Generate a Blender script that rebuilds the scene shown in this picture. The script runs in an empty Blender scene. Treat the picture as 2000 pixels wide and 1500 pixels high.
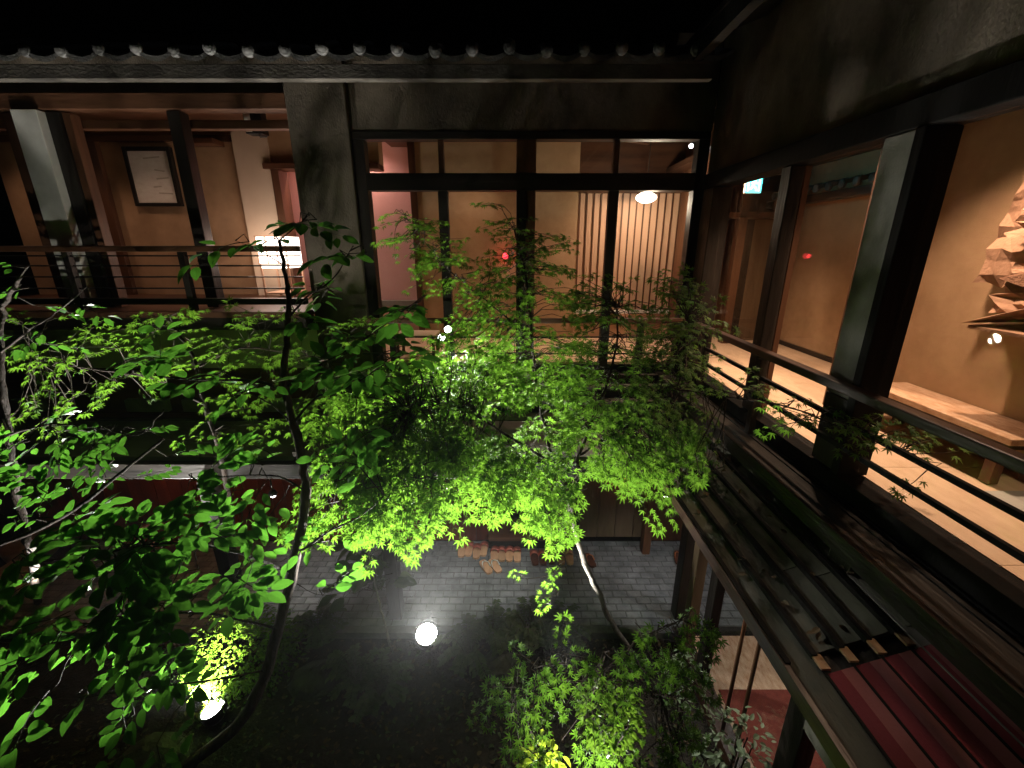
import bpy, math, random
from mathutils import Vector, Matrix
R = random.Random(7)
rad = math.radians
sc = bpy.context.scene
# ------------------------------------------------------------------ camera, world, sun, exposure
ZC = 4.42                      # camera height above the garden floor
FPX, PITCH = 846.0, rad(17.7)
YS = 1.075                     # the courtyard's depth against the plan's own y unit
cam = bpy.data.cameras.new('camera')
cam.sensor_width = 36.0
cam.lens = 36.0 * FPX / 2000.0
cam.clip_start, cam.clip_end = 0.05, 1000.0
cam_o = bpy.data.objects.new('camera', cam)
sc.collection.objects.link(cam_o)
cam_o.location = (0, 0, ZC)
cam_o.rotation_euler = (rad(90) - PITCH, 0, 0)
sc.camera = cam_o
w = bpy.data.worlds.new('World'); sc.world = w; w.use_nodes = True
nt = w.node_tree
bg = nt.nodes['Background']
sky = nt.nodes.new('ShaderNodeTexSky'); sky.sky_type = 'NISHITA'; sky.sun_disc = False
sky.sun_elevation = rad(-6); sky.sun_rotation = rad(140)
nt.links.new(sky.outputs[0], bg.inputs[0]); bg.inputs[1].default_value = 0.01
sl = bpy.data.lights.new('moonlight', 'SUN'); sl.energy = 0.004; sl.angle = rad(0.5); sl.color = (.75, .85, 1)
so = bpy.data.objects.new('moonlight', sl); sc.collection.objects.link(so); so.rotation_euler = (rad(35), rad(15), rad(140))
vs = sc.view_settings
vs.view_transform = 'Standard'; vs.look = 'None'; vs.exposure = 0.22; vs.gamma = 1.0; vs.use_curve_mapping = False
cy = sc.cycles
cy.use_denoising = True
try:
    cy.denoiser = 'OPENIMAGEDENOISE'; cy.denoising_input_passes = 'RGB_ALBEDO_NORMAL'
except Exception:
    pass
cy.max_bounces = 8; cy.diffuse_bounces = 4; cy.glossy_bounces = 3; cy.transmission_bounces = 6; cy.transparent_max_bounces = 12
cy.sample_clamp_indirect = 2.0; cy.sample_clamp_direct = 0.0
cy.caustics_reflective = False; cy.caustics_refractive = False
cy.use_adaptive_sampling = True; cy.adaptive_threshold = 0.035

# ------------------------------------------------------------------ helpers
C = sc.collection
ST, CT = math.sin(PITCH), math.cos(PITCH)
def ray(px, py):
    u = (px - 1000) / FPX; v = (750 - py) / FPX
    return Vector((u, CT + v * ST, -ST + v * CT))
def P(px, py, Y):              # point of the place seen at that spot of the photograph, Y metres ahead
    d = ray(px, py); d = d * (Y * YS / d.y)
    return Vector((d.x, Y, d.z + ZC))
def real(p): return Vector((p[0], p[1]*YS, p[2]))          # plan to metres
def Z(h): return h + ZC
BASE = {}
def base(o): return BASE.get(o.name, Vector((0, 0, 0)))
def reg(o, parent, loc):
    C.objects.link(o)
    if parent:
        o.parent = parent
        o.location = Vector(loc) - base(parent)
    else:
        o.location = loc
    BASE[o.name] = Vector(loc)
def tag(o, label=None, cat=None, group=None, kind=None):
    if label: o['label'] = label
    if cat: o['category'] = cat
    if group: o['group'] = group
    if kind: o['kind'] = kind
    return o
def thing(name, label, cat, loc=(0, 0, 0), group=None, kind=None):
    o = bpy.data.objects.new(name, None); o.empty_display_size = .1
    reg(o, None, real(loc))
    return tag(o, label, cat, group, kind)
class MB:
    def __init__(s): s.v = []; s.f = []
    def add(s, vs_, fs):
        n = len(s.v); s.v += [tuple(a) for a in vs_]; s.f += [tuple(i + n for i in f) for f in fs]; return s
    def box(s, x0, x1, y0, y1, z0, z1):
        return s.add([(x0,y0,z0),(x1,y0,z0),(x1,y1,z0),(x0,y1,z0),(x0,y0,z1),(x1,y0,z1),(x1,y1,z1),(x0,y1,z1)],
                     [(0,3,2,1),(4,5,6,7),(0,1,5,4),(1,2,6,5),(2,3,7,6),(3,0,4,7)])
    def bar(s, a, b, w, h, up=(0, 0, 1)):          # rectangular bar from a to b
        a, b = Vector(a), Vector(b); d = (b - a).normalized(); up = Vector(up)
        sx = d.cross(up)
        if sx.length < 1e-4: sx = d.cross(Vector((1, 0, 0)))
        sx.normalize(); sz = sx.cross(d).normalized()
        q = []
        for c in (a, b):
            for i, j in ((-1,-1),(1,-1),(1,1),(-1,1)): q.append(c + sx * (i*w/2) + sz * (j*h/2))
        return s.add(q, [(0,1,2,3),(7,6,5,4),(0,4,5,1),(1,5,6,2),(2,6,7,3),(3,7,4,0)])
    def tube(s, pts, rr, n=8, cap=True):
        pts = [Vector(p) for p in pts]
        if not hasattr(rr, '__len__'): rr = [rr] * len(pts)
        m = len(pts); q = []; ref = Vector((.31, .83, .46))
        for i, p in enumerate(pts):
            d = (pts[min(i+1, m-1)] - pts[max(i-1, 0)]).normalized()
            a = d.cross(ref).normalized(); b = d.cross(a)
            for k in range(n):
                t = 2*math.pi*k/n; q.append(p + (a*math.cos(t) + b*math.sin(t)) * rr[i])
        f = [(i*n+k, i*n+(k+1) % n, (i+1)*n+(k+1) % n, (i+1)*n+k) for i in range(m-1) for k in range(n)]
        if cap: f += [tuple(range(n))[::-1], tuple((m-1)*n + k for k in range(n))]
        return s.add(q, f)
    def lathe(s, c, prof, n=16, axis=(0, 0, 1)):   # prof: (r, z) pairs
        ax = Vector(axis).normalized(); a = ax.cross(Vector((.3, .9, .2))).normalized(); b = ax.cross(a); c = Vector(c)
        q = []
        for r, z in prof:
            for k in range(n):
                t = 2*math.pi*k/n; q.append(c + ax*z + (a*math.cos(t) + b*math.sin(t))*max(r, 1e-4))
        m = len(prof)
        f = [(i*n+k, i*n+(k+1) % n, (i+1)*n+(k+1) % n, (i+1)*n+k) for i in range(m-1) for k in range(n)]
        f += [tuple(range(n))[::-1], tuple((m-1)*n + k for k in range(n))]
        return s.add(q, f)
def mesh(name, mb, m, smooth=False):
    me = bpy.data.meshes.new(name); me.from_pydata(mb.v, [], mb.f); me.materials.append(m)
    if smooth: me.polygons.foreach_set('use_smooth', [True]*len(me.polygons))
    me.update(); return me
def put(name, mb, m, parent=None, smooth=False, bevel=0.0, loc=None):
    """one mesh object; vertices are given in world space, its origin sits at the foot of its own box"""
    mb.v = [(x, y*YS, z) for x, y, z in mb.v]
    if loc is None:
        xs, ys, zs = zip(*mb.v)
        loc = Vector(((min(xs)+max(xs))/2, (min(ys)+max(ys))/2, min(zs)))
    mb.v = [(x-loc[0], y-loc[1], z-loc[2]) for x, y, z in mb.v]
    o = bpy.data.objects.new(name, mesh(name, mb, m, smooth)); reg(o, parent, loc)
    if bevel:
        bv = o.modifiers.new('bevel', 'BEVEL'); bv.width = bevel; bv.segments = 2; bv.limit_method = 'ANGLE'
    return o
def box(name, x0, x1, y0, y1, h0, h1, m, parent=None, bevel=0.0):      # heights relative to the camera
    return put(name, MB().box(x0, x1, y0, y1, Z(h0), Z(h1)), m, parent, bevel=bevel)
def inst(name, me, loc, rot=None, scale=1.0, parent=None):             # another object on shared mesh data
    o = bpy.data.objects.new(name, me); reg(o, parent, real(loc))
    if rot is not None: o.rotation_euler = rot
    o.scale = (scale,)*3 if not hasattr(scale, '__len__') else scale
    return o
def lamp(kind, name, loc, energy, color, parent=None, target=None, size=.05, angle=60, blend=.5):
    l = bpy.data.lights.new(name, kind); l.energy = energy; l.color = color
    if kind == 'AREA': l.shape = 'DISK'; l.size = size
    else: l.shadow_soft_size = size
    if kind == 'SPOT': l.spot_size = rad(angle); l.spot_blend = blend
    loc = real(loc); o = bpy.data.objects.new(name, l); reg(o, parent, loc)
    if target is not None:
        o.rotation_euler = (real(target) - loc).to_track_quat('-Z', 'Y').to_euler()
    return o

# ------------------------------------------------------------------ materials
def nodes(name):
    m = bpy.data.materials.new(name); m.use_nodes = True
    t = m.node_tree; return m, t, t.nodes['Principled BSDF'], t.nodes['Material Output']
def nd(t, k, **kw):
    n = t.nodes.new(k)
    for a, b in kw.items(): setattr(n, a, b)
    return n
def surf(name, c1, c2, rough=.7, scale=6., detail=6., stretch=(1, 1, 1), bump=.15, bscale=None, spec=.4, metal=0., contrast=(.3, .7), coat=0., rvar=.1, perobj=.0):
    """two-tone procedural surface: stretched noise for colour, a finer noise for relief"""
    m, t, b, out = nodes(name); L = t.links
    tc = nd(t, 'ShaderNodeTexCoord'); geo = nd(t, 'ShaderNodeNewGeometry')
    mp = nd(t, 'ShaderNodeMapping'); mp.inputs['Scale'].default_value = stretch
    L.new(geo.outputs['Position'], mp.inputs['Vector'])
    n1 = nd(t, 'ShaderNodeTexNoise'); n1.inputs['Scale'].default_value = scale; n1.inputs['Detail'].default_value = detail; n1.inputs['Roughness'].default_value = .62
    L.new(mp.outputs[0], n1.inputs['Vector'])
    cr = nd(t, 'ShaderNodeMapRange'); cr.inputs[1].default_value, cr.inputs[2].default_value = contrast
    L.new(n1.outputs['Fac'], cr.inputs[0])
    mx = nd(t, 'ShaderNodeMix', data_type='RGBA')
    mx.inputs[6].default_value = (*c1, 1); mx.inputs[7].default_value = (*c2, 1)
    L.new(cr.outputs[0], mx.inputs[0])
    col = mx.outputs[2]
    if perobj:
        oi = nd(t, 'ShaderNodeObjectInfo'); hs = nd(t, 'ShaderNodeHueSaturation')
        mr = nd(t, 'ShaderNodeMapRange'); mr.inputs[3].default_value = 1-perobj; mr.inputs[4].default_value = 1+perobj
        L.new(oi.outputs['Random'], mr.inputs[0]); L.new(mr.outputs[0], hs.inputs['Value']); L.new(col, hs.inputs['Color']); col = hs.outputs[0]
    L.new(col, b.inputs['Base Color'])
    rr = nd(t, 'ShaderNodeMapRange'); rr.inputs[3].default_value = max(.02, rough-rvar); rr.inputs[4].default_value = min(1, rough+rvar)
    L.new(n1.outputs['Fac'], rr.inputs[0]); L.new(rr.outputs[0], b.inputs['Roughness'])
    b.inputs['Specular IOR Level'].default_value = spec; b.inputs['Metallic'].default_value = metal; b.inputs['Coat Weight'].default_value = coat
    if bump:
        n2 = nd(t, 'ShaderNodeTexNoise'); n2.inputs['Scale'].default_value = bscale or scale*5; n2.inputs['Detail'].default_value = 5
        L.new(mp.outputs[0], n2.inputs['Vector'])
        bp = nd(t, 'ShaderNodeBump'); bp.inputs['Strength'].default_value = bump; bp.inputs['Distance'].default_value = .02
        L.new(n2.outputs['Fac'], bp.inputs['Height']); L.new(bp.outputs[0], b.inputs['Normal'])
    return m
def glow(name, c, s):
    m, t, b, out = nodes(name)
    b.inputs['Base Color'].default_value = (*[min(1, x*.8) for x in c], 1)
    b.inputs['Emission Color'].default_value = (*c, 1); b.inputs['Emission Strength'].default_value = s
    return m
def glass(name, tint=(.93, .95, .94), refl=.045, rough=.0):
    m, t, b, out = nodes(name); L = t.links; t.nodes.remove(b)
    tr = nd(t, 'ShaderNodeBsdfTransparent'); tr.inputs[0].default_value = (*tint, 1)
    gl = nd(t, 'ShaderNodeBsdfGlossy'); gl.inputs['Roughness'].default_value = rough
    lw = nd(t, 'ShaderNodeLayerWeight'); pw = nd(t, 'ShaderNodeMath', operation='POWER'); pw.inputs[1].default_value = 5.0
    L.new(lw.outputs['Facing'], pw.inputs[0])
    fr = nd(t, 'ShaderNodeMath', operation='MULTIPLY_ADD'); fr.inputs[1].default_value = .9; fr.inputs[2].default_value = refl*.5
    L.new(pw.outputs[0], fr.inputs[0])
    mx = nd(t, 'ShaderNodeMixShader')
    L.new(fr.outputs[0], mx.inputs[0]); L.new(tr.outputs[0], mx.inputs[1]); L.new(gl.outputs[0], mx.inputs[2]); L.new(mx.outputs[0], out.inputs[0])
    return m
def leafmat(name, dark, light, trans, tcol, rough=.45, yellow=.0):
    m, t, b, out = nodes(name); L = t.links
    geo = nd(t, 'ShaderNodeNewGeometry'); oi = nd(t, 'ShaderNodeObjectInfo')
    ad = nd(t, 'ShaderNodeMath', operation='ADD'); L.new(geo.outputs['Random Per Island'], ad.inputs[0]); L.new(oi.outputs['Random'], ad.inputs[1])
    fr = nd(t, 'ShaderNodeMath', operation='FRACT'); L.new(ad.outputs[0], fr.inputs[0])
    mx = nd(t, 'ShaderNodeMix', data_type='RGBA'); mx.inputs[6].default_value = (*dark, 1); mx.inputs[7].default_value = (*light, 1)
    pw = nd(t, 'ShaderNodeMath', operation='POWER'); pw.inputs[1].default_value = 1.6; L.new(fr.outputs[0], pw.inputs[0]); L.new(pw.outputs[0], mx.inputs[0])
    ns = nd(t, 'ShaderNodeTexNoise'); ns.inputs['Scale'].default_value = 60; L.new(geo.outputs['Position'], ns.inputs['Vector'])
    hs = nd(t, 'ShaderNodeHueSaturation'); mr = nd(t, 'ShaderNodeMapRange'); mr.inputs[3].default_value = .75; mr.inputs[4].default_value = 1.25
    L.new(ns.outputs['Fac'], mr.inputs[0]); L.new(mr.outputs[0], hs.inputs['Value']); L.new(mx.outputs[2], hs.inputs['Color'])
    L.new(hs.outputs[0], b.inputs['Base Color']); b.inputs['Roughness'].default_value = rough; b.inputs['Specular IOR Level'].default_value = .45
    tl = nd(t, 'ShaderNodeBsdfTranslucent')
    m2 = nd(t, 'ShaderNodeMix', data_type='RGBA'); m2.inputs[0].default_value = .6; m2.inputs[7].default_value = (*tcol, 1); L.new(hs.outputs[0], m2.inputs[6])
    L.new(m2.outputs[2], tl.inputs[0])
    ms = nd(t, 'ShaderNodeMixShader'); ms.inputs[0].default_value = trans
    L.new(b.outputs[0], ms.inputs[1]); L.new(tl.outputs[0], ms.inputs[2]); L.new(ms.outputs[0], out.inputs[0])
    return m
M = {}
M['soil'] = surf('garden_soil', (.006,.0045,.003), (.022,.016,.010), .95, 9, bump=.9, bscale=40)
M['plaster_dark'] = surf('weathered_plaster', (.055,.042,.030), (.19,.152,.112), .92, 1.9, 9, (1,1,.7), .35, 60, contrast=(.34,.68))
M['plaster_grey'] = surf('grey_plaster', (.16,.155,.13), (.30,.29,.25), .9, 3.0, 8, bump=.15, bscale=70)
M['plaster_white'] = surf('pale_plaster', (.50,.48,.43), (.66,.64,.58), .9, 4.0, 8, bump=.12, bscale=70)
M['tan'] = surf('tan_clay_wall', (.36,.225,.125), (.50,.325,.19), .92, 2.2, 9, contrast=(.36,.66), bump=.25, bscale=160)
M['tan_light'] = surf('light_tan_plaster', (.58,.45,.33), (.66,.53,.40), .9, 2.5, 8, bump=.1, bscale=160)
M['pink'] = surf('pink_wall', (.66,.36,.34), (.74,.43,.40), .85, 2.0, 6, bump=.06, bscale=120)
M['black_wood'] = surf('blackened_wood', (.006,.005,.004), (.022,.017,.013), .5, 5, 6, (1,1,.12), .25, 40, spec=.35, perobj=.2)
M['black_wood_y'] = surf('blackened_beam', (.006,.005,.004), (.024,.018,.013), .42, 5, 6, (1,.12,1), .25, 40, spec=.4, perobj=.2)
M['black_wood_x'] = surf('blackened_lintel', (.006,.005,.004), (.024,.018,.013), .5, 5, 6, (.12,1,1), .25, 40, spec=.35, perobj=.2)
M['brown_wood'] = surf('brown_wood', (.055,.022,.010), (.14,.06,.028), .5, 6, 6, (1,1,.1), .2, 40, perobj=.15)
M['brown_wood_x'] = surf('brown_wood_beam', (.055,.022,.010), (.14,.06,.028), .5, 6, 6, (.1,1,1), .2, 40, perobj=.15)
M['brown_wood_y'] = surf('brown_wood_rail', (.02,.009,.005), (.055,.024,.013), .4, 6, 6, (1,.1,1), .2, 40, perobj=.15)
M['red_wood'] = surf('red_stained_board', (.12,.022,.010), (.24,.05,.022), .5, 5, 6, (1,1,.08), .2, 40, perobj=.22)
M['door_wood'] = surf('pale_worn_door_board', (.10,.065,.035), (.20,.14,.085), .6, 4, 7, (1,1,.1), .25, 40, perobj=.18)
M['slat_wood'] = surf('light_cedar', (.50,.30,.19), (.62,.40,.27), .6, 5, 6, (1,1,.1), .1, 40, perobj=.08)
M['plank'] = surf('weathered_roof_plank', (.028,.028,.02), (.105,.105,.078), .62, 3.5, 9, (1,.25,1), .3, 45, perobj=.3, contrast=(.34,.66), spec=.3)
M['plank_x'] = surf('weathered_roof_sheet', (.07,.066,.055), (.16,.15,.13), .6, 3.5, 9, (.3,1,1), .2, 45, perobj=.2)
M['red_felt'] = surf('dark_red_felt', (.13,.013,.022), (.18,.024,.034), .9, 8, 6, (1,.3,1), .2, 200, perobj=.25)  # red carpet mirrored in glass, put into the roof strips' colour
M['pink_felt'] = surf('faded_red_felt', (.20,.06,.06), (.26,.085,.085), .9, 8, 6, (1,.3,1), .2, 200, perobj=.1)  # paler band of the same mirrored carpet
M['carpet'] = surf('red_carpet', (.14,.025,.018), (.21,.045,.03), .95, 20, 6, bump=.2, bscale=300)
M['floor'] = surf('light_floor_boards', (.52,.36,.235), (.66,.48,.33), .55, 14, 8, (1,.35,1), .08, 90, perobj=.06)
M['floor_grey'] = surf('grey_floor_tile', (.33,.32,.29), (.43,.42,.38), .6, 5, 7, bump=.08)
M['tile'] = surf('smoked_clay_tile', (.04,.04,.04), (.13,.125,.115), .55, 8, 7, bump=.3, bscale=70, perobj=.45)
M['fascia'] = surf('weathered_gutter_board', (.015,.012,.009), (.095,.083,.066), .85, 2.0, 9, (.6,1,1), .3, 60, contrast=(.38,.66))
M['paver'] = surf('slate_paver', (.09,.095,.10), (.25,.26,.265), .5, 5, 10, bump=.5, bscale=45, perobj=.12)
M['joint'] = surf('dark_joint', (.08,.08,.078), (.13,.13,.125), .95, 20)
M['rock'] = surf('dark_garden_stone', (.02,.02,.018), (.06,.058,.05), .9, 8, 8, bump=.6, bscale=30)
M['metal_dark'] = surf('dark_metal', (.02,.02,.02), (.05,.05,.05), .4, 10, metal=.8, bump=.05)
M['bark_dark'] = surf('dark_bark', (.014,.009,.006), (.05,.032,.022), .85, 14, 8, (1,1,.35), .9, 60)
M['bark_brown'] = surf('brown_bark', (.04,.024,.016), (.13,.085,.058), .85, 14, 8, (1,1,.35), .9, 60)
M['bark_pale'] = surf('pale_bark', (.07,.06,.045), (.22,.195,.155), .8, 16, 8, (1,1,.5), .7, 60)
M['twig'] = surf('twig_bark', (.018,.013,.008), (.06,.045,.03), .8, 30, bump=.3)
M['paper'] = surf('crumpled_craft_paper', (.30,.165,.10), (.42,.24,.155), .85, 7, 8, bump=.35, bscale=40)
M['paper_dark'] = surf('dark_craft_paper', (.17,.08,.045), (.25,.125,.075), .85, 40, 4, bump=.9, bscale=90)
M['faint_ink'] = surf('faint_ink', (.48,.43,.38), (.62,.57,.5), .5, 12)
M['picture'] = surf('calligraphy_sheet', (.78,.73,.68), (.88,.85,.80), .35, 9, 3, (1,1,2.4), .02, spec=.5)
M['bench'] = surf('bench_marquetry', (.40,.22,.12), (.66,.46,.32), .4, 26, 3, (1,.4,1), .1)
M['slipper_red'] = surf('red_leather_strap', (.30,.07,.045), (.44,.13,.09), .5, 20, bump=.1, perobj=.15)
M['slipper_sole'] = surf('bare_wood_sole', (.50,.27,.14), (.66,.40,.23), .6, 14, 6, (1,.2,1), .1, perobj=.15)
M['slipper_dark'] = surf('dark_lacquer_sole', (.06,.02,.012), (.14,.05,.03), .4, 14, perobj=.15)
M['cord_white'] = surf('white_cord', (.7,.68,.62), (.8,.78,.72), .8, 30)
M['cord_red'] = surf('orange_cord', (.5,.16,.05), (.62,.24,.1), .8, 30)
M['jar_red'] = surf('red_brown_glaze', (.09,.012,.008), (.16,.03,.018), .3, 5, bump=.05, coat=.3)
M['jar_tan'] = surf('tan_stoneware', (.33,.22,.14), (.45,.32,.22), .7, 7)
M['glass'] = glass('window_glass')
M['moss'] = leafmat('moss_leaf', (.030,.075,.010), (.075,.135,.016), .4, (.15,.28,.02))
M['maple'] = leafmat('maple_leaf', (.030,.095,.014), (.105,.195,.022), .46, (.18,.39,.025), .5)
M['maple_y'] = leafmat('young_maple_leaf', (.10,.19,.018), (.19,.27,.028), .5, (.42,.55,.03), .5)
M['broad'] = leafmat('broad_leaf', (.020,.085,.014), (.060,.16,.022), .42, (.11,.34,.025), .33)
M['jet_wood'] = surf('jet_black_wood', (.003,.0028,.0025), (.009,.008,.007), .75, 5, 6, (1,1,.12), .2, 40, spec=.15)
M['litter'] = surf('fallen_leaf', (.035,.022,.010), (.09,.06,.025), .8, 30)
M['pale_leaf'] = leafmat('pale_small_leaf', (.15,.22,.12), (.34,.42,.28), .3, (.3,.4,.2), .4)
M['fern'] = leafmat('dull_fern_leaf', (.03,.05,.02), (.07,.09,.04), .3, (.12,.18,.05), .6)
# ------------------------------------------------------------------ ground and pavement
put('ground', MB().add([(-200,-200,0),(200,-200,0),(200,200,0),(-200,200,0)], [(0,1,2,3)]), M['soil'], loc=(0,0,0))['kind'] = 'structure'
pav = thing('stone_pavement', None, None, (0, 3.75, 0), kind='structure')
FZ = .08                                            # top of the pavers
put('bedding', MB().box(-6.5, 5.0, 3.78, 5.25, .0, .071), M['joint'], pav)
put('kerb', MB().box(-6.5, 1.9, 3.68, 3.775, .0, .09), M['joint'], pav, bevel=.006)
PW, PD = .185, .104
pm = [mesh('paver', MB().add([(-a*.5*PW,-b*.5*PD,0),(a*.5*PW,-b*.5*PD,0),(a*.5*PW,b*.5*PD,0),(-a*.5*PW,b*.5*PD,0),
        (-a*.47*PW,-b*.45*PD,.026),(a*.47*PW,-b*.44*PD,.026),(a*.47*PW,b*.45*PD,.026),(-a*.46*PW,b*.45*PD,.026)],
        [(4,5,6,7),(0,1,5,4),(1,2,6,5),(2,3,7,6),(3,0,4,7)]), M['paver']) for a, b in ((.97,.94),(.95,.95),(.98,.92))]
rest = MB(); near = []
rows = 14
for j in range(rows):
    y = 3.78 + PD*(j+.5)
    for i in range(62):
        x = -6.45 + PW*(i+.5) + (PW/2 if j % 2 else 0)
        if x > 4.95: continue
        dz = R.uniform(-.003, .003)
        if (-2.9 < x < -1.95 or -.98 < x < 2.0): near.append((x, y, dz))
        else: rest.add([(x+q[0], y+q[1], .054+dz+q[2]) for q in [v.co for v in pm[0].vertices]], [tuple(p.vertices) for p in pm[0].polygons])
near.sort(key=lambda q: q[1])
for k, (x, y, dz) in enumerate(near):
    if k < 300: inst('paver', pm[k % 3], (x, y, .054+dz), (R.uniform(-.015,.015), R.uniform(-.015,.015), R.uniform(-.012,.012)), 1.0, pav)
    else: rest.add([(x+q[0], y+q[1], .054+dz+q[2]) for q in [v.co for v in pm[0].vertices]], [tuple(p.vertices) for p in pm[0].polygons])
put('paving', rest, M['paver'], pav)['kind'] = 'stuff'

# ------------------------------------------------------------------ rear wing, across the garden
rw = thing('wooden_building', 'dark timber wing across the garden with tiled eave and lit windows', 'building', (0, 5.1, 0))
# upper walls
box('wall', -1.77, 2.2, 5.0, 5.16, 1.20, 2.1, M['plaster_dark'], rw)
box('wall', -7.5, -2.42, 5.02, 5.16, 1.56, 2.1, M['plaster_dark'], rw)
box('pillar', -2.42, -1.772, 4.94, 5.35, -1.75, 2.1, M['plaster_dark'], rw, .01)
box('lintel', -7.5, -2.423, 4.96, 5.12, 1.40, 1.555, M['brown_wood_x'], rw, .008)
box('lintel', -7.5, -2.423, 5.2, 5.3, 1.27, 1.36, M['brown_wood_x'], rw, .008)
box('post', -5.36, -5.08, 4.92, 5.14, -.72, 1.39, M['plaster_white'], rw, .008)
box('post', -5.075, -4.93, 5.0, 5.16, -.72, 1.39, M['black_wood'], rw, .008)
box('post', -3.74, -3.6, 4.98, 5.12, -.72, 1.39, M['black_wood'], rw, .008)
box('post', -4.925, -4.84, 5.03, 5.15, -.72, 1.39, M['brown_wood'], rw, .008)
box('post', -5.62, -5.5, 5.06, 5.2, -.72, 1.39, M['brown_wood'], rw, .008)
# raised deck on the left, its edge beam and the wall under it
box('deck', -7.5, -2.424, 4.7, 6.6, -.80, -.735, M['brown_wood_x'], rw)
box('edge_beam', -7.5, -2.424, 4.72, 4.95, -.93, -.803, M['black_wood_x'], rw, .008)
box('gutter_strip', -7.5, -2.424, 4.80, 4.9, -.965, -.94, M['fascia'], rw)
box('wall', -7.5, -2.424, 5.0, 5.2, -1.50, -.935, M['plaster_white'], rw)
box('wall_board', -7.5, -2.424, 5.06, 5.2, -2.30, -1.503, M['brown_wood_x'], rw)
for x0, x1 in ((-6.6, -6.2), (-5.1, -4.55), (-4.35, -3.5), (-3.3, -2.6)):
    box('vent_panel', x0, x1, 4.98, 5.05, -2.10, -1.93, M['plaster_grey'], rw, .006)
box('ledge', -7.5, -2.424, 4.85, 5.05, -2.20, -2.14, M['brown_wood_x'], rw, .006)
def railing(px0, px1, Y, tops, h_top, th, bars, posts, hb, name='railing'):
    r_ = box(name, px0, px1, Y-.035, Y+.035, h_top-th, h_top, M['brown_wood_x'], rw, .01)
    for hb_ in bars: put('rail_bar', MB().bar((px0, Y, Z(hb_)), (px1, Y, Z(hb_)), .016, .016), M['metal_dark'], r_)
    for xp in posts: put('baluster', MB().box(xp-.035, xp+.035, Y-.03, Y+.03, Z(hb), Z(h_top-th-.002)), M['black_wood'], r_)
    return r_
rl = railing(-7.5, -2.43, 4.82, None, .0, .065, (-.11, -.22, -.345, -.475), (-5.1, -3.78, -6.6), -.80)
put('bottom_rail', MB().box(-7.5, -2.43, 4.78, 4.86, Z(-.66), Z(-.59)), M['black_wood_x'], rl)
# centre window: outer frame, transom lights, four sashes
win = box('window', -1.77, 2.19, 4.99, 5.13, 1.12, 1.197, M['black_wood_x'], rw, .006)
def sub(name, x0, x1, y0, y1, h0, h1, m, par): return put(name, MB().box(x0, x1, y0, y1, Z(h0), Z(h1)), m, par, bevel=.004)
sub('frame', -1.77, -1.64, 4.99, 5.13, -1.75, 1.117, M['black_wood'], win)
sub('frame', 2.07, 2.19, 4.99, 5.13, -1.75, 1.117, M['black_wood'], win)
sub('frame', -1.637, 2.067, 4.985, 5.13, .60, .78, M['black_wood_x'], win)
sub('frame', .05, .16, 4.97, 5.15, -1.75, .597, M['black_wood'], win)
sub('frame', .162, .27, 5.0, 5.15, -1.75, .597, M['brown_wood'], win)
sub('frame', .05, .27, 4.99, 5.15, .783, 1.117, M['brown_wood'], win)
sub('sill', -1.9, 2.19, 4.9, 5.13, -1.83, -1.753, M['black_wood_x'], win)
for x0, x1 in ((-1.637, .047), (.273, 2.067)):
    xm = (x0+x1)/2
    sub('mullion', xm-.03, xm+.03, 5.01, 5.09, .783, 1.117, M['brown_wood'], win)
    sub('stile', xm-.055, xm+.055, 5.01, 5.10, -1.75, .597, M['black_wood'], win)
    for a, b in ((x0, xm-.032), (xm+.032, x1)):
        sub('pane', a, b, 5.05, 5.056, .785, 1.115, M['glass'], win)
    for a, b in ((x0, xm-.057), (xm+.057, x1)):
        sub('pane', a, b, 5.05, 5.056, -1.6, .597, M['glass'], win)
        sub('sash_rail', a, b, 5.02, 5.09, -1.75, -1.60, M['black_wood_x'], win)
# centre railing and stepped ledges below it
rc = railing(-1.77, 2.0, 4.66, None, -.80, .055, (-1.02, -1.22), (-1.4, .1, 1.5), -1.70)
for i, (yy, hh) in enumerate(((4.62, -1.60), (4.50, -1.74), (4.44, -1.90))):
    box('ledge', -2.3, 2.1, yy-.06, yy+.06, hh-.05, hh, M['plank'], rw, .006)
box('apron_wall', -2.42, 2.2, 5.05, 5.2, -2.35, -1.835, M['black_wood_x'], rw)
# lower lean-to roof over the corridor
def lean(x0, x1, name='lean_to_roof'):
    mb = MB()
    a = [(x0,4.65,Z(-2.08)),(x1,4.65,Z(-2.08)),(x1,3.98,Z(-2.20)),(x0,3.98,Z(-2.20))]
    mb.add(a + [(x, y, z-.05) for x, y, z in a], [(0,3,2,1)[::-1],(4,7,6,5)[::-1],(0,1,5,4),(1,2,6,5),(2,3,7,6),(3,0,4,7)])
    return put(name, mb, M['plank_x'], rw)
for k in range(5): lean(-7.5+k*1.02, -7.5+(k+1)*1.02-.006)
for k in range(4): lean(-2.30+k*.98, -2.30+(k+1)*.98-.006)
put('verge', MB().bar((-2.36, 4.65, Z(-2.04)), (-2.36, 3.96, Z(-2.165)), .05, .07), M['fascia'], rw)
box('gutter_strip', -7.5, 1.6, 4.66, 4.7, -2.09, -2.055, M['fascia'], rw)
box('soffit', -7.5, 2.0, 4.0, 5.22, -2.32, -2.27, M['brown_wood_x'], rw)
box('edge_beam', -7.5, 2.0, 3.92, 4.04, -2.44, -2.26, M['black_wood_x'], rw, .006)
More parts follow.
